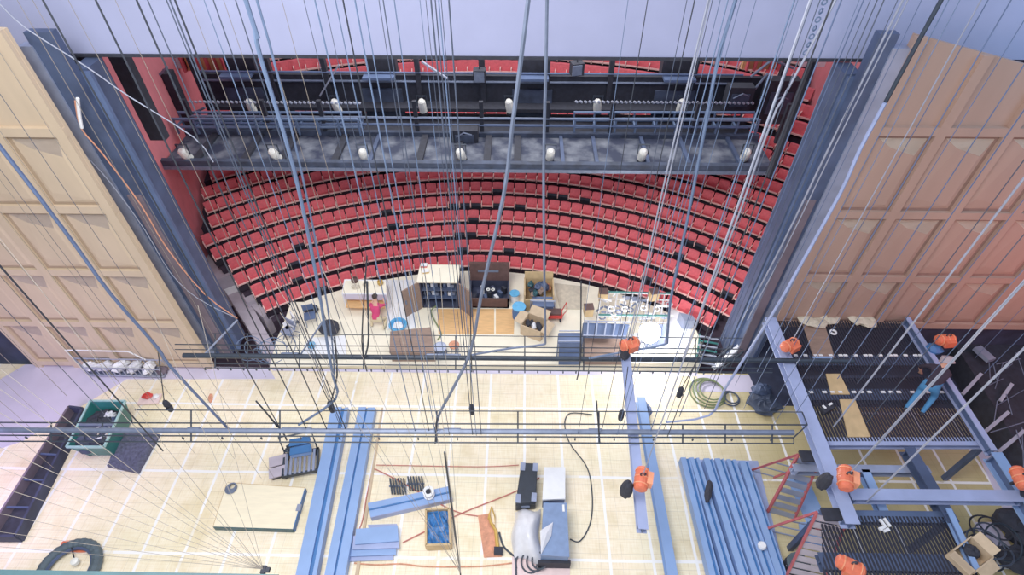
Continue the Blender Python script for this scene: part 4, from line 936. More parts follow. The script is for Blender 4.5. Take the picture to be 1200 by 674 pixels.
m = MB(); v = lerp(q[2],q[3],.5); m.box((v.x,v.y-.04,.25),(.9,.08,.4)); m.build('front_grille', 'black', t)
def drape(pts, zc, seed, name, mk, label, n=14):
    q = [P(a,b,.3) for a,b in pts]; rr = random.Random(seed); vs = []
    for i in range(n+1):
        for j in range(n+1):
            u, v = i/n, j/n; p_ = lerp(lerp(q[0],q[1],u), lerp(q[3],q[2],u), v); e = math.sin(PI*u)*math.sin(PI*v)
            p_.z = .06+zc*e**.5 + .07*math.sin(9*u+3*v)*e+rr.uniform(-.03,.05)*e; p_.x += .05*math.sin(7*v+seed); p_.y += .06*math.sin(6*u); vs.append(p_)
    m = MB(); m.add(vs, [(i*(n+1)+j,(i+1)*(n+1)+j,(i+1)*(n+1)+j+1,i*(n+1)+j+1) for i in range(n) for j in range(n)]); return m.build(name, mk, label=label, cat='film', smooth=True)
drape([(602,597),(632,592),(636,656),(600,652)], .62, 1, 'plastic_film', 'plastic', 'crumpled clear plastic film heaped beside the blue-grey machine cabinet')
q = [P(a,b,.84) for a,b in ((633,622),(648,612),(646,628),(634,650))]; m = MB(); m.add([q[0],q[1],q[2],q[3],sum(q,Vector())/4+Vector((0,0,.12))], [(0,1,4),(1,2,4),(2,3,4),(3,0,4)]); m.build('plastic_scrap', 'plastic', label='pale plastic flap folded over the top of the machine cabinet', cat='film')
slab_px('pink_mat', [(600,652),(668,655),(668,690),(600,690)], .0, .03, 'pink_pale', 'pale pink mat under the machine cabinet at the near stage edge', 'mat')
# copper tool cart
slab_px('rusty_board', [(560,604),(574,602),(588,652),(567,653)], .0, .05, 'rust', 'rusty orange board on the stage near the black case', 'board')
t = thing('bolt_cutter', 'brass-coloured long tool lying on the rusty board', 'tool', P(578,620,.06))
m = MB(); m.tube([P(573,602,.1), P(575,612,.1), P(581,622,.1), P(584,650,.1)], [.03,.04,.05,.06], 6); m.build('shaft', 'yellow_brass', t)
m = MB(); m.tube([P(576,594,.1), P(572,608,.1), P(580,616,.1), P(580,606,.1), P(576,594,.1)], .02, 5); m.build('jaw', 'yellow_brass', t); m = MB(); m.box(P(584,646,.12),(.25,.2,.14)); m.build('grip', 'black', t)
# hoses, cords
cable('hose', smooth([P(585,624,.03),P(590,640,.03),P(600,650,.03),P(604,655,.05),P(605,680,.03)]), .03, 'pipe_dark', 'dark hose running from the brass tool to the plastic film', 'hose')
for i in range(4):
    q = P(617+5*i,660,.05); m = MB(); m.torus(q+Vector((0,0,.06*i)), .3-.03*i, .025, 20, 6, M=Matrix.Rotation(.3,3,'X')); m.build('hose_coil', 'pipe_dark', label='dark hose loop, %s in the row before the machine cabinet' % ordw[i], cat='hose', group='hose loops before the machine cabinet')
cable('extension_cord', smooth([P(441,545,.03),P(560,547,.03),P(608,545,.03)], 8), .016, 'cord_red', 'reddish cord running straight across the stage to the black case', 'cord')
cable('extension_cord', smooth([P(436,548,.03),P(470,565,.03),P(528,597,.03),P(560,605,.03)], 8), .02, 'cord_red', 'reddish cord slanting from the long beam to the rusty board', 'cord')
cable('extension_cord', smooth([P(472,636,.03),P(500,622,.03),P(540,602,.03),P(604,576,.03),P(632,560,.03)], 8), .02, 'cord_red', 'reddish cord slanting from the steel plates to the black case', 'cord')
cable('extension_cord', smooth([P(437,548,.03),P(430,580,.03),P(424,612,.03),P(412,640,.03)], 8), .018, 'cord_red', 'reddish cord following the edge of the long steel beam', 'cord')
cable('power_cable', smooth([P(664,488,.03),P(672,484,.03),P(694,486,.03)][::-1]+[P(662,500,.03),P(668,520,.03),P(688,548,.03),P(694,580,.03),P(692,612,.03),P(680,634,.03),P(668,632,.03)], 6), .02, 'pipe_dark', 'dark power cable looping round to the machine cabinet', 'cable')
cable('hose', smooth([P(415,660,.02),P(440,662,.04),P(470,661,.02),P(500,664,.04),P(560,664,.02),P(600,660,.03)], 6), .02, 'rust', 'brown cord along the near edge of the stage floor', 'cord')
# hose coil near the stairs
for i, (px, py, r, mk, lab) in enumerate(((829,460,.62,'hose_green','wide coil of green hose on the floor by the white steps'),(856,467,.3,'wire','small loop of cable beside the green hose coil'))):
    t = thing('hose_coil', lab, 'hose', P(px,py,0))
    for j in range(4 if i == 0 else 2): m = MB(); m.torus(P(px+1.5*j,py-1*j,.04+.035*j), r-.07*j, .028, 28, 6); m.build('coil_turn', mk, t)
blob('folded_tarp', 893,475,0,(1.1,.9,.3),'navy_soft','dark heap of folded tarpaulin beyond the hoisted grid','tarpaulin',5,.25)
blob('equipment_case', 890,462,.0,(.7,.5,.5),'steel_dark','dark rounded case behind the folded tarpaulin','case',6,.1)
# white steps at the tower foot
t = thing('white_steps', 'narrow white slatted steps leaning at the foot of the proscenium tower', 'steps', P(850,430,0))
for i in range(11):
    a = lerp(P(842,428,.1), P(884,392,1.1), i/10); m = MB(); m.box(a, (.55,.16,.06), rz=.55); m.build('tread', 'white', t)
for s in (-1,1): m = MB(); a, b = P(842+s*6,428+s*4,.05), P(884+s*6,392+s*4,1.05); m.bar(a, b, .05,.12); m.build('stringer', 'pipe_dark', t)
t = thing('wire_rack', 'greenish grille rack standing at the apron end beside the white sheet', 'rack', P(824,410,0))
for i in range(7):
    a, b = P(816+i*0.6,424-i*5,.25), P(838+i*.6,428-i*5,.25); m = MB(); m.bar(a, b, .05,.05); m.build('bar', 'green_bin' if i % 2 else 'wire_pale', t)
m = MB(); m.bar(P(816,424,.1), P(820,392,.1), .05,.1); m.build('side_rail', 'green_bin', t)

# ================================================================== STEEL GRID AND MEZZANINE
ZD = 2.3
def D(px, py, z=ZD): return P(px, py, z)
def deck(name, pts, label, joists, strip=None):
    q = [D(*p_) for p_ in pts]; c = sum(q,Vector())/4; t = thing(name, label, 'deck', (c.x,c.y,0))
    m = MB(); m.slab(q, ZD-.03, ZD); m.build('grating', 'grate', t)
    for (a, b, mk, w_) in joists: m = MB(); A, B_ = D(*a), D(*b); A.z = B_.z = ZD-.12; m.ibeam(A, B_, w_, .22, .03, 0, 0, .03); m.build('joist', mk, t)
    for v in q: m = MB(); m.bar((v.x,v.y,0), (v.x,v.y,ZD-.03), .14,.14); m.build('column', 'steel_dark', t)
    return t, q
t, q = deck('mezzanine_deck', [(905,376),(1066,374),(1158,517),(966,517)], 'dark grated mezzanine deck against the wooden wall where the worker bends', [((922,422),(1094,422),'steel_dark',.4),((938,462),(1120,462),'steel_dark',.4),((966,517),(1156,517),'beam_lilac',.26),((930,442),(1106,440),'navy',.1)])
for i in range(16):
    a = lerp(D(932,417), D(1088,417), (i+.2*((i*7)%3))/16); m = MB(); m.box(a+Vector((0,0,.02)), (.12,.07,.03)); m.build('tie_plate', 'white', t)
for i in range(14):
    a = lerp(D(950,460), D(1110,460), (i+.2*((i*5)%3))/14); m = MB(); m.box(a+Vector((0,0,.02)), (.12,.07,.03)); m.build('tie_plate', 'white', t)
m = MB(); m.slab([D(940,378,ZD+.03),D(966,378,ZD+.03),D(978,419,ZD+.03),D(954,419,ZD+.03)], ZD, ZD+.03); m.build('timber_walkboard', 'brown', label='dark brown walkboard on the mezzanine deck next to the wooden wall', cat='board')
m = MB(); m.slab([D(952,418,ZD+.05),D(975,418,ZD+.05),D(978,423,ZD+.05),D(954,423,ZD+.05)], ZD+.031, ZD+.06); m.build('blue_strip', 'beam_blue', label='pale blue strip across the end of the brown walkboard', cat='strip')
for i, (pts, lab) in enumerate(((((968,438),(984,438),(996,462),(974,462)), 'short ochre board on the mezzanine deck between the joists'), (((984,468),(1002,468),(1020,512),(994,512)), 'longer ochre board on the mezzanine deck nearest the lilac beam'))):
    m = MB(); m.slab([D(a,b,ZD+.03) for a,b in pts], ZD, ZD+.03); m.build('plywood_strip', 'ply_tan', label=lab, cat='board')
for i, (px, py, s) in enumerate(((946,377,.7),(958,380,.8),(971,374,.8),(1003,375,.7),(1016,378,.75))):
    q_ = D(px,py,ZD+.1); m = MB(); m.blob(q_+Vector((0,0,.05)), (s*.9,s*.7,.2), seed=i, rough=.25, n=7, m=5); m.build('stone_block', 'stone', label='%s pale stone lump on the mezzanine edge, counted from the hoisted beam' % ordw[i], cat='block', group='pale lumps along the mezzanine edge')
q_ = D(976,390,ZD+.01); m = MB(); m.torus(q_+Vector((0,0,.03)), .09, .035, 14, 6); m.build('tape_roll', 'white', label='white roll of tape on the dark mezzanine deck', cat='tape')
q_ = D(968,481,ZD+.02); t = thing('power_drill', 'black power tool with white marks on the mezzanine deck', 'tool', q_)
m = MB(); m.box(q_+Vector((0,0,.08)), (.42,.2,.16), rz=.5); m.build('body', 'black', t, bevel=.02); m = MB(); m.box(q_+Vector((.1,.1,.18)), (.12,.06,.04), rz=.5); m.build('switch', 'white', t); m = MB(); m.box(q_+Vector((-.12,0,.18)), (.05,.12,.03), rz=.5); m.build('tag', 'white', t)
t2, q2 = deck('lower_deck', [(962,604),(1118,606),(1160,690),(966,690)], 'dark grated deck beside the red-railed stairs at the stage edge', [((962,604),(1120,606),'steel_blue',.3),((962,657),(1140,660),'steel_dark',.4)])
for i, (px, py) in enumerate(((1034,614),(1039,613),(1033,620),(1038,622))):
    q_ = D(px,py,ZD+.02); m = MB(); m.box(q_+Vector((0,0,.03)), (.06 if i < 2 else .16,.22 if i < 2 else .08,.05), rz=.3); m.build('white_bracket', 'white', label='small white bracket lying on the deck beside the red-railed stairs', cat='bracket', group='white brackets on the near deck')
# hoisted frame members
def member(pa, pb, z, w_, h_, mk, label, mw=None, name='steel_beam'):
    a, b = P(*pa, z), P(*pb, z); a.z = b.z = z-h_/2; t_ = thing(name, label, 'beam', lerp(a, b, .5))
    m = MB(); m.ibeam(a, b, w_, h_, .03, 0, 1, .03); m.build('profile', [mk, mw or mk], t_)
    d_ = (b-a).normalized()
    for p_ in (a+d_*.1, b-d_*.1): m = MB(); m.bar(p_-d_*.015, p_+d_*.015, w_*.98, h_*.98); m.build('end_plate', mw or mk, t_)
    return t_
ZH = 2.9
member((903,372),(1000,614),ZH,.36,.3,'beam_lilac','pale lilac hoisted beam running beside the mezzanine deck', 'steel_blue')
member((1064,372),(1166,528),ZD+.32,.16,.3,'beam_lilac','slim pale beam along the outer edge of the mezzanine deck', 'steel_blue')
member((1168,530),(1240,640),ZD+.32,.3,.4,'beam_blue','wide blue beam at the outer edge beyond the lilac crossbeam', 'steel_blue')
member((996,579),(1198,581),2.75,.3,.26,'beam_lilac','long pale crossbeam joining the hoisted beam to the outer edge', 'steel_blue')
member((930,548),(1090,550),2.2,.22,.26,'steel_pale','grey crossbeam passing behind the long pale one')
member((1014,550),(1038,602),2.2,.22,.26,'beam_blue','short blue beam linking crossbeam and near deck', 'steel_blue')
member((1066,524),(1118,612),2.5,.3,.3,'steel_dark','dark slate beam slanting between the two decks')
member((1112,596),(1146,668),2.6,.14,.2,'beam_blue','thin blue rail at the outer side of the near deck','steel_blue')
member((734,414),(754,620),3.4,.24,.26,'beam_lilac','narrow lilac beam hanging from two orange hoists over mid stage', 'steel_blue')
# pallet / blue frames under the ladders
for i, (pts, lab) in enumerate((([(922,560),(946,560),(975,622),(950,622)],'blue steel plate on the floor behind the red ladder'), ([(936,612),(962,612),(968,640),(940,640)],'small blue steel plate beside the steps of the red ladder'))):
    slab_px('steel_plate', pts, .0, .04, 'beam_blue', lab, 'plate')
# chain hoists
def hoist(px, py, z, label, bag=None, rz=0, tilt=0, blue=False, pale=False, chain=True, s=.9):
    c = P(px, py, z); t = thing('chain_hoist', label, 'hoist', c); R = Matrix.Rotation(rz,3,'Z') @ Matrix.Rotation(tilt,3,'Y')
    m = MB(); T = R @ Matrix.Rotation(PI/2,3,'Y'); m.lathe(c, [(.10*s,-.34*s),(.17*s,-.30*s),(.19*s,-.1*s),(.19*s,.12*s),(.16*s,.28*s),(.09*s,.33*s)], 14, M=T); m.build('motor_housing', 'orange', t)
    m = MB(); m.box(c+R@Vector((.02,-.2*s,0)), (.34*s,.16*s,.26*s), rz=rz); m.build('gear_box', 'orange_pale' if pale else 'orange', t)
    for u in (-.2,.0,.2): m = MB(); T2 = T; m.lathe(c+R@Vector((u*s,0,0)), [(.2*s,-.012),(.2*s,.012)], 14, M=T); m.build('cooling_fin', 'orange_pale', t)
    m = MB(); m.torus(c+Vector((0,0,.24*s)), .07*s, .02*s, 12, 6, M=Matrix.Rotation(PI/2,3,'X')); m.build('suspension_hook', 'pipe_dark', t)
    m = MB(); m.torus(c-Vector((0,0,.32*s)), .07*s, .025*s, 12, 6, M=Matrix.Rotation(PI/2,3,'X')); m.bar(c-Vector((0,0,.1)), c-Vector((0,0,.27*s)), .03,.03); m.build('load_hook', 'black', t)
    if bag:
        b_ = c+Vector((bag[0],bag[1],-.25)); m = MB(); m.blob(b_, (.32,.32,.72), seed=4, rough=.08, n=12, m=9); m.build('chain_bag', 'bag', t)
    if blue: m = MB(); m.blob(c+Vector((-.2,-.1,-.35)), (.5,.4,.3), seed=2, rough=.15); m.build('sling', 'beam_deep', t)
    if chain:
        m = MB(); m.tube([c+Vector((0,0,.3*s)), Vector((c.x,c.y,20))], .014, 5); m.build('lift_chain', 'wire_pale', t)
    return t
hoist(926,404,3.3,'orange chain hoist on the hoisted beam near the pale stone lumps', rz=.5)
hoist(1108,398,3.0,'orange chain hoist with blue sling next to the bending worker', rz=.1, blue=True, chain=False)
hoist(991,560,3.5,'pinkish orange chain hoist with two black bags over the long crossbeam', bag=(-.42,.02), rz=1.2, pale=True, s=1.0)
hoist(752,561,4.1,'orange chain hoist with black bag gripping the near end of the lilac beam', bag=(-.34,-.15), rz=1.3, pale=True)
hoist(738,403,4.0,'orange chain hoist at the far end of the lilac beam beside the glaring lamp', rz=.4, bag=(-.1,-.1), s=.9)
hoist(1196,560,3.3,'orange chain hoist at the outer end of the long pale crossbeam', rz=1.4, bag=(.3,-.2))
hoist(997,664,3.2,'orange chain hoist hanging over the near grated deck', rz=-.5, chain=False)
# heap of cable at the far corner, cartons
t = thing('cable_heap', 'heap of black cable and dark bags at the outer corner of the stage', 'cable', P(1175,645,0))
for i in range(9):
    rr = random.Random(i+40); q_ = P(1158+rr.uniform(-16,22), 640+rr.uniform(-22,22), .2+.08*i); m = MB(); m.torus(q_, rr.uniform(.3,.62), .025, 26, 6, M=Matrix.Rotation(rr.uniform(-.5,.5),3,'X')); m.build('cable_coil', ['pipe_dark','wire','black'][i%3], t)
for i, (px, py, d, lab) in enumerate(((1180,618,(1.1,.8,.7),'tall black bag behind the heap of cable'),(1192,634,(.9,.8,.6),'black bag at the outer side of the heap of cable'),(1186,660,(1,.8,.5),'black bag at the near side of the heap of cable'))):
    blob('black_bag', px, py, 0, d, 'bag', lab, 'bag', 30+i, .18)
slab_px('lilac_mat', [(1143,612),(1166,612),(1185,640),(1160,655)], .0, .03, 'lilac_floor', 'pale lilac mat sticking out under the heap of cable', 'mat')
cable('power_cable', smooth([P(1132,648,.1),P(1140,634,.1),P(1158,640,.1),P(1166,660,.1),P(1150,640,.1)]), .025, 'pipe_dark', 'loose dark cable curling out of the heap towards the cartons', 'cable')
t = thing('cardboard_carton', 'open tan carton with dark contents on the corner of the near deck', 'carton', D(1128,652))
c = D(1130,656,ZD); rz = .5
m = MB()
for x, y, w_, d_ in ((-.35,0,.03,.55),(.35,0,.03,.55),(0,.27,.7,.03),(0,-.27,.7,.03)): m.box(at(c,rz,x,y,.2), (w_,d_,.38), rz=rz)
m.box(at(c,rz,0,0,.02), (.7,.55,.03), rz=rz); m.build('box_body', 'carton', t)
for (a, b, d_) in (((-.35,0,.38),(-.6,0,.44),.5), ((0,-.27,.38),(0,-.5,.3),.6), ((.35,0,.38),(.56,0,.5),.5)): m = MB(); m.bar(at(c,rz,*a), at(c,rz,*b), d_, .015); m.build('flap', 'carton', t)
m = MB(); m.blob(at(c,rz,.1,.05,.28), (.35,.35,.2), seed=3, rough=.2); m.build('packed_gear', 'black', t)
# red ladders -----------------------------------------------------
def ladder(name, top, foot, width, n, zt_, label, steps='step_grey', rail='red_rail', back=None, tk=.045, platform=False):
    a = P(*top, zt_); b = P(*foot, .05); d_ = (b-a); side = Vector((-d_.y, d_.x, 0)).normalized()*width/2
    t = thing(name, label, 'ladder', (b.x,b.y,0))
    for s in (-1,1): m = MB(); m.bar(a+side*s*.75, b+side*s, tk, .09); m.build('side_rail', rail, t)
    for i in range(n):
        p_ = lerp(a, b, (i+.7)/n); w2 = .75+.25*(i+.7)/n; m = MB(); m.hexa(*[[p_+side*w2*u+Vector((0,0,z))+(d_.normalized()*v) for u, v in ((-1,-.09),(1,-.09),(1,.09),(-1,.09))] for z in (-.02,.02)]); m.build('step', steps, t)
    if back:
        c_ = P(*back, .05)
        for s in (-1,1): m = MB(); m.bar(a+side*s*.75, c_+side*s, tk, .06); m.build('rear_leg', rail, t)
        for i in range(4): p_ = lerp(a, c_, (i+.8)/4); m = MB(); m.bar(p_-side*.85, p_+side*.85, .03,.03); m.build('brace', 'steel_pale', t)
    m = MB(); m.box(a+Vector((0,0,.05)), (.5,.32,.08)); m.build('top_cap', 'black', t)
    return t
ladder('step_ladder', (975,604), (938,690), .95, 11, 2.6, 'tall red-railed stepladder with wide grey treads beside the near deck', back=(912,626))
ladder('step_ladder', (948,536), (915,604), .75, 8, 2.4, 'red-railed stepladder with black top cap behind the wide-treaded one', steps='steel_pale', back=(892,556))
drum(929,668,.3,.45,'black','tyre','round black bucket at the foot of the wide-treaded stepladder','bucket','bucket')
# worker bending on the mezzanine
J = {'pel': ((0,0,.62), .14), 'waist': ((.12,.12,.74), .13), 'chest': ((.30,.30,.80), .16), 'neck': ((.42,.44,.82), .06), 'head': ((.50,.52,.83), .10), 'top': ((.55,.60,.80), .085)}
E = [('pel','waist'),('waist','chest'),('chest','neck'),('neck','head'),('head','top')]; col = {'waist':'dark_shirt','chest':'dark_shirt','neck':'skin','head':'skin','top':'skin','pel':'denim'}
for s, x, y in (('L',-.10,.06),('R',.10,-.06)):
    J['hip'+s] = ((x,y,.58), .105); J['kn'+s] = ((x+.05+(.1 if s == 'R' else 0), y+.02, .26 if s == 'R' else .34), .08); J['an'+s] = ((x-.32 if s == 'L' else x-.20, y-.30,.10), .05); J['to'+s] = ((x-.38 if s == 'L' else x-.28, y-.40,.05), .04)
    E += [('pel','hip'+s),('hip'+s,'kn'+s),('kn'+s,'an'+s),('an'+s,'to'+s)]; col.update({'hip'+s:'denim','kn'+s:'denim','an'+s:'denim','to'+s:'black'})
    k_ = -1 if s == 'L' else 1
    arm_joints(J, E, col, s, (.30+.15*k_,.34-.14*k_,.78), (.36+.22*k_,.50-.16*k_,.50), (.44+.14*k_,.58-.1*k_,.24), 'dark_shirt', (.4,.4,-.6))
b = person('person', 'worker in dark shirt, grey cap and blue jeans bending over on the mezzanine deck', J, E, col, P(1075,470,ZD+.02)+Vector((0,0,-.0)))
b.scale = (1.25,1.25,1.25)
m = MB(); m.lathe((.54,.56,.86), [(.0,.13),(.11,.11),(.15,.0),(.17,-.03)][::-1], 14, M=Matrix.Rotation(-.7,3,'X')); m.build('cap', 'cap_grey', b, local=True)
# stored poles in the dark wing
rr = random.Random(77)
for i in range(26):
    x_, y_ = rr.uniform(1125,1200), rr.uniform(420,560)
    if x_ < 1110+(y_-420)*.62+18: continue
    a_, z_ = rr.uniform(.2,1.3), .95+.02*i; c = P(x_,y_,z_); L_ = rr.uniform(.8,1.8); d_ = Vector((math.cos(a_),math.sin(a_),rr.uniform(-.05,.1)))*L_/2; m = MB(); m.tube([c-d_, c+d_], .014, 5); m.build('thin_rod', 'pipe_grey', label='thin grey rod in the loose pile in the dark wing', cat='rod', group='thin rods piled in the dark wing')
for i, (a, b) in enumerate((((1150,438),(1128,462)),((1182,483),(1152,508)),((1200,505),(1170,530)),((1186,450),(1172,470)))):
    m = MB(); m.bar(P(*a,1.2), P(*b,1.0), .1,.06); m.build('steel_pole', 'wire_pale', label='%s grey pole lying in the dark wing, counted from the worker' % ordw[i], cat='pole', group='grey poles in the dark wing')
m = MB(); q_ = P(1153,415,1.2); m.box(q_, (.3,.6,.15), rz=.3); m.build('white_tin', 'steel_pale', label='pale flat box lying in the dark wing beyond the worker', cat='box')
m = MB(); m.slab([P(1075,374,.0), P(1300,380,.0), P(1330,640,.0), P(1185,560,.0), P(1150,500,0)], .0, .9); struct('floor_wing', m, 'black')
m = MB(); m.slab([P(1140,520,0), P(1175,520,0), P(1240,660,0), P(1195,640,0)], .0, .012); struct('trim_6', m, 'lilac_floor')
m = MB(); m.slab([(8.4,12.95),(17,12.95),(17,11.0),(8.6,11.0)], .0, .02); struct('floor_shade', m, 'navy')  # dark sheet on the floor, painted shadow beneath the mezzanine deck

# ================================================================== LIGHTING PIPES
def pipe_frame(name, label, z, y0, x0, x1, slope, lines, bars, clips, main_mk, main_r, dark='pipe_dark'):
    def Q(px, dy, dz=0): return P(px, y0+dy+slope*(px-600), z+dz)
    t = thing(name, label, 'lighting pipe', Q(600,0))
    def row(dy, xa_, xb_, r, mk, nm, dz=0):
        a, b = Q(xa_,dy), Q(xb_,dy); a.z += dz; b.z += dz
        m = MB(); m.tube([a, b], r, 8); m.build(nm, mk, t)
    row(0, x0, x1, main_r, main_mk, 'main_pipe')
    for (dy, xa_, xb_, r) in lines: row(dy, xa_, xb_, r, dark, 'guard_wire')
    for px, d0, d1 in bars: m = MB(); m.tube([Q(px,d0), Q(px,d1)], .022, 5); m.build('cross_bar', dark, t)
    for px, d0 in clips: c = Q(px,d0); m = MB(); m.box(c-Vector((0,0,.03)), (.035,.035,.08)); m.build('clip', dark, t)
    return t, Q
t, Q1 = pipe_frame('lighting_pipe', 'dark lighting pipe with parallel guard wires hanging along the front of the apron', 3.0, 420, 215, 1000, .0085,
   [(-26,250,870,.014),(-13,205,870,.018),(-7,205,870,.016),(9,215,905,.018),(14,240,905,.018)],
   [(x,-26,14) for x in (252,290,351,426,534,615,684,737,815)], [(240+15*i,15) for i in range(40)], 'pipe_dark', .08)
for i in range(18):
    c = Q1(222+5*i, 0); m = MB(); m.lathe(c, [(.075,-.03),(.075,.03)], 8, ax='X'); m.build('pipe_collar', 'black', t)
for a, b in ((500,540),(705,740),(330,350)): m = MB(); m.tube([Q1(a,-3), Q1(b,-3)], .05, 8); m.build('junction_box', 'pipe_grey', t)
t2_, Q2 = pipe_frame('lighting_pipe', 'pale grey lighting pipe with guard wires hanging across the middle of the stage', 3.5, 506, -60, 930, .003,
   [(-24,158,940,.016),(-9,0,945,.02),(6,-20,930,.02),(13,-20,930,.02)],
   [(x,-24,13) for x in (224,328,512,607,702)]+[(x,-9,13) for x in (60,120,800,850,905)], [(30+46*i,8) for i in range(20)], 'pipe_grey', .075)
for a, b in ((520,540),(330,365),(690,705),(220,234)): m = MB(); m.tube([Q2(a,-1), Q2(b,-1)], .075, 8); m.build('junction_box', 'pipe_grey', t2_)
m = MB(); m.tube([Q2(940,-24), Q2(946,-9), Q2(930,6), Q2(930,13), Q2(905,13)], .02, 5); m.build('end_loop', 'pipe_dark', t2_)
m = MB(); m.tube([Q1(240,-2), P(278,375,3.3)], .03, 6); m.build('stay_bar', 'steel_pale', t)
m = MB(); m.tube([Q1(352,-2), P(380,374,3.3)], .03, 6); m.build('stay_bar', 'pipe_grey', t)

# tangle of wire behind the pipe at the tower foot
for i in range(7):
    rr = random.Random(60+i); q = P(292+7*i, 412+rr.uniform(-8,6), 2.6); m = MB(); m.torus(q, rr.uniform(.25,.5), .014, 20, 5, M=Matrix.Rotation(rr.uniform(.3,1.4),3,'X')@Matrix.Rotation(rr.uniform(-.6,.6),3,'Y')); m.build('wire_coil', 'cable_blue', label='loose bluish coil of wire hanging on the dark lighting pipe by the tower', cat='wire', group='wire coils by the proscenium tower')

# heavy cables -----------------------------------------------------
def hang(pts, Y, r, mk, label, cat='cable', name='power_cable', up=True, group=None, sm=3):
    q = [PY(a, b, Y) for a, b in pts]
    if up:
        d_ = (q[0]-q[1]).normalized(); q = [q[0]+d_*((19.5-q[0].z)/max(d_.z,.3))]+q
    m = MB(); m.tube(smooth(q, sm), r, 6); return m.build(name, mk, label=label, cat=cat, group=group)
hang([(288,0),(299,35),(306,70),(345,200),(372,330),(383,400),(390,440),(393,468),(350,498)], 7.9, .032, 'cable_blue', 'thick blue-grey cable falling past the lighting bridge to the pale pipe by the long beams')
hang([(301,0),(318,60),(352,195),(379,330),(389,400),(392,440)], 8.0, .018, 'cable_blue', 'thinner cable running beside the thick blue-grey one towards the long beams')
hang([(-60,95),(0,172),(45,230),(90,290),(130,345),(185,408),(200,430),(268,503)], 7.8, .035, 'steel_blue', 'thick lilac-blue cable crossing the pale wooden shell wall')
hang([(619,0),(611,66),(600,150),(590,230),(565,340),(552,410),(531,455),(515,485),(510,505)], 7.8, .036, 'pipe_grey', 'thick grey cable falling through the middle of the seats to the pale pipe')
hang([(641,0),(640,66),(637,200),(638,330),(639,395),(635,404),(600,408),(553,416)], 10.3, .034, 'pipe_grey', 'straight grey cable beside the props crate that bends along the dark pipe')
hang([(862,0),(842,66),(826,150),(805,260),(786,350),(782,395),(778,404),(735,412),(690,420)], 10.3, .034, 'cable_blue', 'thick blue-grey cable ending beside the glaring work lamp')
hang([(814,66),(784,190),(750,341),(735,400)], 10.4, .018, 'wire_pale', 'pale straight rope crossing the seats above the long metal bench', 'rope', 'rope')
hang([(941,72),(905,140),(870,240),(840,320),(820,370),(800,420)], 10.4, .022, 'wire_pale', 'pale twisted rope hanging in front of the seats near the dark tower', 'rope', 'rope')
hang([(1103,0),(1070,60),(1037,121)], 9.4, .035, 'pipe_dark', 'dark upper sleeve of the conduit in front of the reddish shell wall', 'conduit', 'conduit')
hang([(1037,121),(1008,175),(984,228),(933,320),(904,370),(850,455),(831,487),(780,495)], 9.35, .035, 'beam_lilac', 'pale lilac conduit slanting down past the tower to the pale pipe', 'conduit', 'conduit', up=False)
hang([(1058,0),(973,170),(915,290),(870,375)], 11.5, .022, 'wire_pale', 'pale pair of cables running down in front of the dark tower beside the shell wall')
hang([(1064,0),(979,170),(921,290),(876,375)], 11.5, .014, 'wire_pale', 'thin pale cable beside the pale pair before the dark tower')
hang([(0,5),(30,33),(101,78),(151,113),(227,161),(250,190)], 12.2, .014, 'wire_pale', 'slack thin cable sagging from the wooden wall towards the lighting bridge', up=False)
hang([(88,118),(95,150),(120,180),(165,240),(195,290),(240,345),(278,373)], 12.75, .018, 'rust', 'brownish cable hanging down the face of the tower beside the wooden wall', up=False)
hang([(91,115),(93,135),(96,150)], 12.7, .04, 'white', 'short white sleeve on the cable at the tower face', 'sleeve', 'cable_sleeve', up=False)
hang([(98,180),(130,215),(170,270),(200,320),(232,350),(275,372)], 12.7, .012, 'wire_pale', 'thin pale cable crossing the brownish one on the tower face', up=False)
hang([(430,330),(432,395),(428,418)], 10.5, .03, 'pipe_dark', 'short dark hanger strap on the dark pipe above the work table', 'strap', 'hanger_strap', up=False)
for i, (pts, Y) in enumerate((([(551,330),(552,410),(553,436)],10.5),([(681,330),(680,420),(676,445)],10.5),([(430,300),(424,400),(430,435)],10.5),([(392,395),(395,440),(388,470)],7.9),([(300,470),(330,505),(336,516)],7.8),([(512,490),(510,520)],7.7),([(699,470),(703,520)],7.7),([(309,480),(325,500)],7.8))):
    hang(pts, Y, .022, 'wire_dark', 'short dark hanger cable clamped to a lighting pipe', 'cable', 'hanger_cable', up=False, group='short hanger cables on the lighting pipes')
def plug(px, py, Y, top, label):
    c = PY(px, py, Y); m = MB(); m.lathe(c, [(.03,-.25),(.07,-.2),(.09,-.05),(.05,0),(.09,.06),(.07,.2),(.02,.28)], 10); a = m.build('cable_plug', 'black', label=label, cat='plug')
    m = MB(); m.tube([c+Vector((0,0,.25)), PY(*top, Y)], .014, 5); m.build('lead', 'wire_dark', a)
    return a
plug(553,480,9.2,(551,425),'black plug dangling below the dark pipe in mid stage')
plug(388,477,8.3,(366,430),'black plug dangling beside the head of the long blue beam')
plug(728,487,8.8,(736,430),'black plug dangling beside the lilac hoisted beam')
plug(797,460,9.2,(830,400),'black plug dangling next to the green hose coil')
plug(197,476,8.4,(185,410),'black plug dangling above the green bin')

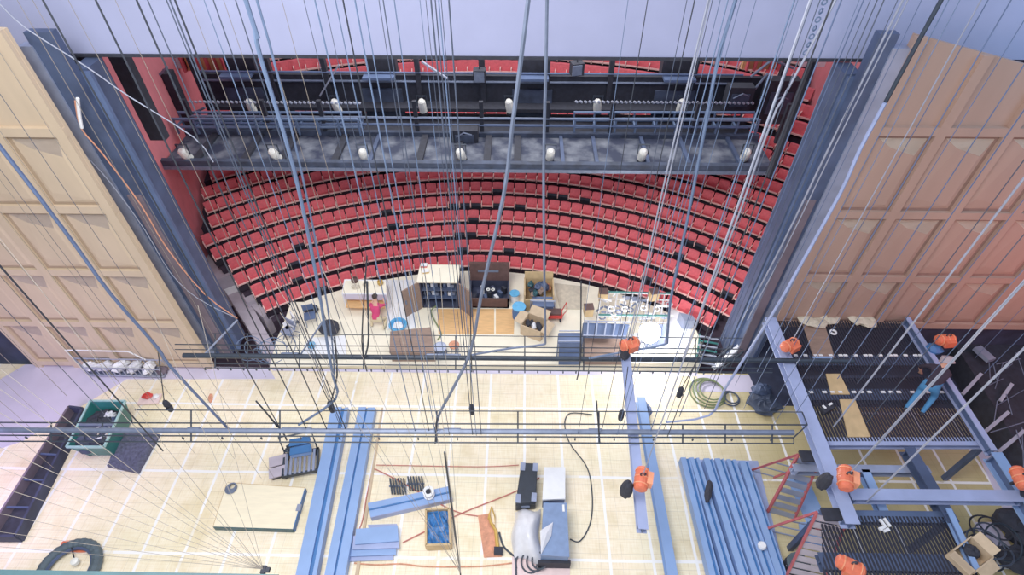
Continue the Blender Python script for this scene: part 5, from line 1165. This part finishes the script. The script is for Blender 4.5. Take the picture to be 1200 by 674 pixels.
# vertical rigging wires --------------------------------------------
cnt = 0
def V(x0, Y, zb, r=.008, mk='wire', group='thin rigging wires before the proscenium', label=None):
    a = PY(x0, 0, Y); m = MB(); m.tube([(a.x, Y, 19.5), (a.x, Y, zb)], r, 5)
    m.build('rigging_wire', mk, label=label or 'thin dark rigging wire hanging straight down among many before the proscenium', cat='wire', group=group)
Y1, Y2 = Q1(500,0).y, Q2(500,0).y
rr = random.Random(11)
b1 = [173,250,276,356,380,393,444,462,492,499,510,517,736,805,835,844,868,886,935,952]
b2 = [195,199,239,369,402,416,426,449,505,514,526,759,814,853,862,931,961,976]
for x in b1: V(x, Y1+rr.uniform(-.1,.1), 3.0, rr.choice((.007,.008,.012)), rr.choice(('wire','wire','cable_blue')), 'rigging wires on the dark lighting pipe', 'thin dark rigging wire running straight down to the dark lighting pipe')
for x in b2: V(x, Y2+rr.uniform(-.1,.1), 3.5, rr.choice((.007,.009,.012)), rr.choice(('wire','cable_blue','wire_dark')), 'rigging wires on the pale lighting pipe', 'thin rigging wire running straight down to the pale lighting pipe')
for x in (50,112,160,205): V(x, Y2, 3.5, .014, 'wire_dark', 'rigging wires on the pale lighting pipe', 'thin rigging wire running straight down to the pale lighting pipe')
for x in (20,38,80,135,222,262,300,330): V(x, 11.0, rr.uniform(1,3), .006, 'wire_soft', 'faint wires before the wooden wall and tower', 'faint thin wire falling between the pale wooden wall and the seats')
for x in (-40,-75,-110,-150,-162,-200,-240,-290,-335,-380,-430,-485,-540,-600): V(x, rr.uniform(7.5,10.5), rr.uniform(.2,2.5), rr.choice((.006,.009,.005)), rr.choice(('wire_soft','wire')), 'faint wires before the pale wooden wall', 'faint thin wire hanging straight down before the pale wooden wall')
V(-275, 7.0, 3.6, .018, 'wire_dark', None, 'heavier dark wire falling across the pale wooden wall to the stage')
for x in (986,1007,1012,1020,1028,1036,1052,1080,1112,1125,1158,1185,1215,1250,1290,1340,1385,1430,1480,1540,1590): V(x, rr.uniform(8.5,11), rr.uniform(2.6,4), rr.choice((.007,.010,.012)), rr.choice(('wire','cable_blue','steel_blue')), 'thin wires before the reddish wooden wall', 'thin bluish wire hanging straight down before the reddish wooden wall')
for x, Y in ((1501,7.6),(1360,8.6),(1620,6.4)): V(x, Y, 2.6, .022, 'wire_pale', 'pale hoist chains over the mezzanine', 'pale hoist chain hanging straight down over the mezzanine')
# chain with open links beside the top of the wall
m = MB(); a = PY(967, 0, 11.5)
for i in range(60):
    z = 16.5-.16*i
    if z > PY(940,62,11.5).z: m.torus((a.x+.0, 11.5, z), .05, .016, 8, 5, M=Matrix.Rotation(PI/2, 3, 'X')@Matrix.Rotation(.6*(i%2),3,'Y'))
m.build('link_chain', 'cable_blue', label='dotted blue link chain in front of the lilac wall near the tower', cat='chain')
# slanting fans of lines
def fan(apex, Ya, starts, group, label, r, mk):
    A = PY(*apex, Ya)
    for (x, y, Y) in starts:
        B_ = PY(x, y, Y); d_ = (B_-A).normalized(); m = MB(); m.tube([A, B_, B_+d_*1.5], r, 5); m.build('hand_line', mk, label=label, cat='rope', group=group)
fan((308,667), 2.6, [(-10,478,3.6),(-10,520,3.4),(-10,545,3.4),(-10,568,3.2),(-10,600,3.0),(-10,622,3.0),(-10,640,2.9),(20,470,3.8),(60,478,3.9),(16,300,4.6),(130,470,4.2),(228,480,4.2),(262,480,4.2)], 'lines gathered at the near teal beam', 'thin line in the fan gathered at the block on the near teal beam', .0032, 'wire_soft')
fan((540,672), 2.8, [(385,430,4.6),(400,470,4.4),(430,430,4.6),(455,440,4.6),(482,440,4.6),(500,440,4.6),(512,440,4.6),(524,440,4.6)], 'lines gathered at mid stage edge', 'thin line in the fan gathered near the lined tray at the stage edge', .0035, 'wire_soft')
hang([(521,530),(530,600),(540,676)], 3.4, .014, 'wire_dark', 'dark strap hanging close beside the lined tray', 'strap', 'strap', up=False)
q = PY(309,668,2.6); m = MB(); m.box(q, (.06,.1,.06)); m.box(q+Vector((.06,0,.005)), (.05,.06,.05)); m.build('rope_block', 'black', label='small black rope block at the end of the near teal beam', cat='block')
# steel beam close to the lens along the bottom edge
a, b = PY(-40,674,1.9), PY(322,676,1.9); m = MB(); zc = a.z
t = thing('gantry_beam', 'teal steel gantry beam with rails crossing the lowest edge of the view', 'beam', (a.x,a.y,a.z))
m = MB(); m.bar(a+Vector((0,.0,-.015)), Vector((b.x,b.y,a.z-.015)), .1, .09); m.build('main_beam', 'teal', t)
m = MB(); m.box(q+Vector((.02,-.1,-.06)), (.05,.12,.05)); m.build('block_bracket', 'teal', t)
for o_ in bpy.data.objects:
    if o_.get('category') and not o_.get('kind'): o_['kind'] = 'thing'

# ------------------------------------------------------------------ light
W = bpy.data.worlds.new('world'); S.world = W; W.use_nodes = True
bg = W.node_tree.nodes['Background']; bg.inputs[0].default_value = (.78,.85,1,1); bg.inputs[1].default_value = .68
def area(name, loc, size, energy, color, target=None, sy=None):
    l = bpy.data.lights.new(name, 'AREA'); l.energy = energy; l.color = color; l.size = size
    if sy: l.shape = 'RECTANGLE'; l.size_y = sy
    o = bpy.data.objects.new(name, l); COL.objects.link(o); o.location = loc
    if target: o.rotation_euler = (Vector(target)-Vector(loc)).to_track_quat('-Z','Y').to_euler()
    return o
area('stage_work_light', (-5, 4, 20), 9, 2900, (1,.975,.95), (-2,9,0), 8)
area('auditorium_light', (-1, 22, 11), 14, 900, (1,.96,.95), (-1,21,0), 6)
area('red_wing_glow', (16.5, 9, 5.2), 4, 90, (1,.25,.22), (15.5,13,4.5))
area('amber_wall_glow', (11, 7, 9), 3, 50, (1,.55,.32), (13,13,7))
area('blue_wall_glow', (17, 9, 15.5), 4, 330, (.2,.6,1), (16,13.9,13.5))
area('violet_floor_glow', (-15.5, 6, 3.4), 3, 160, (.7,.5,1), (-18,11,0))
S.view_settings.view_transform = 'Standard'; S.view_settings.look = 'None'; S.view_settings.exposure = .1; S.view_settings.gamma = 1.18
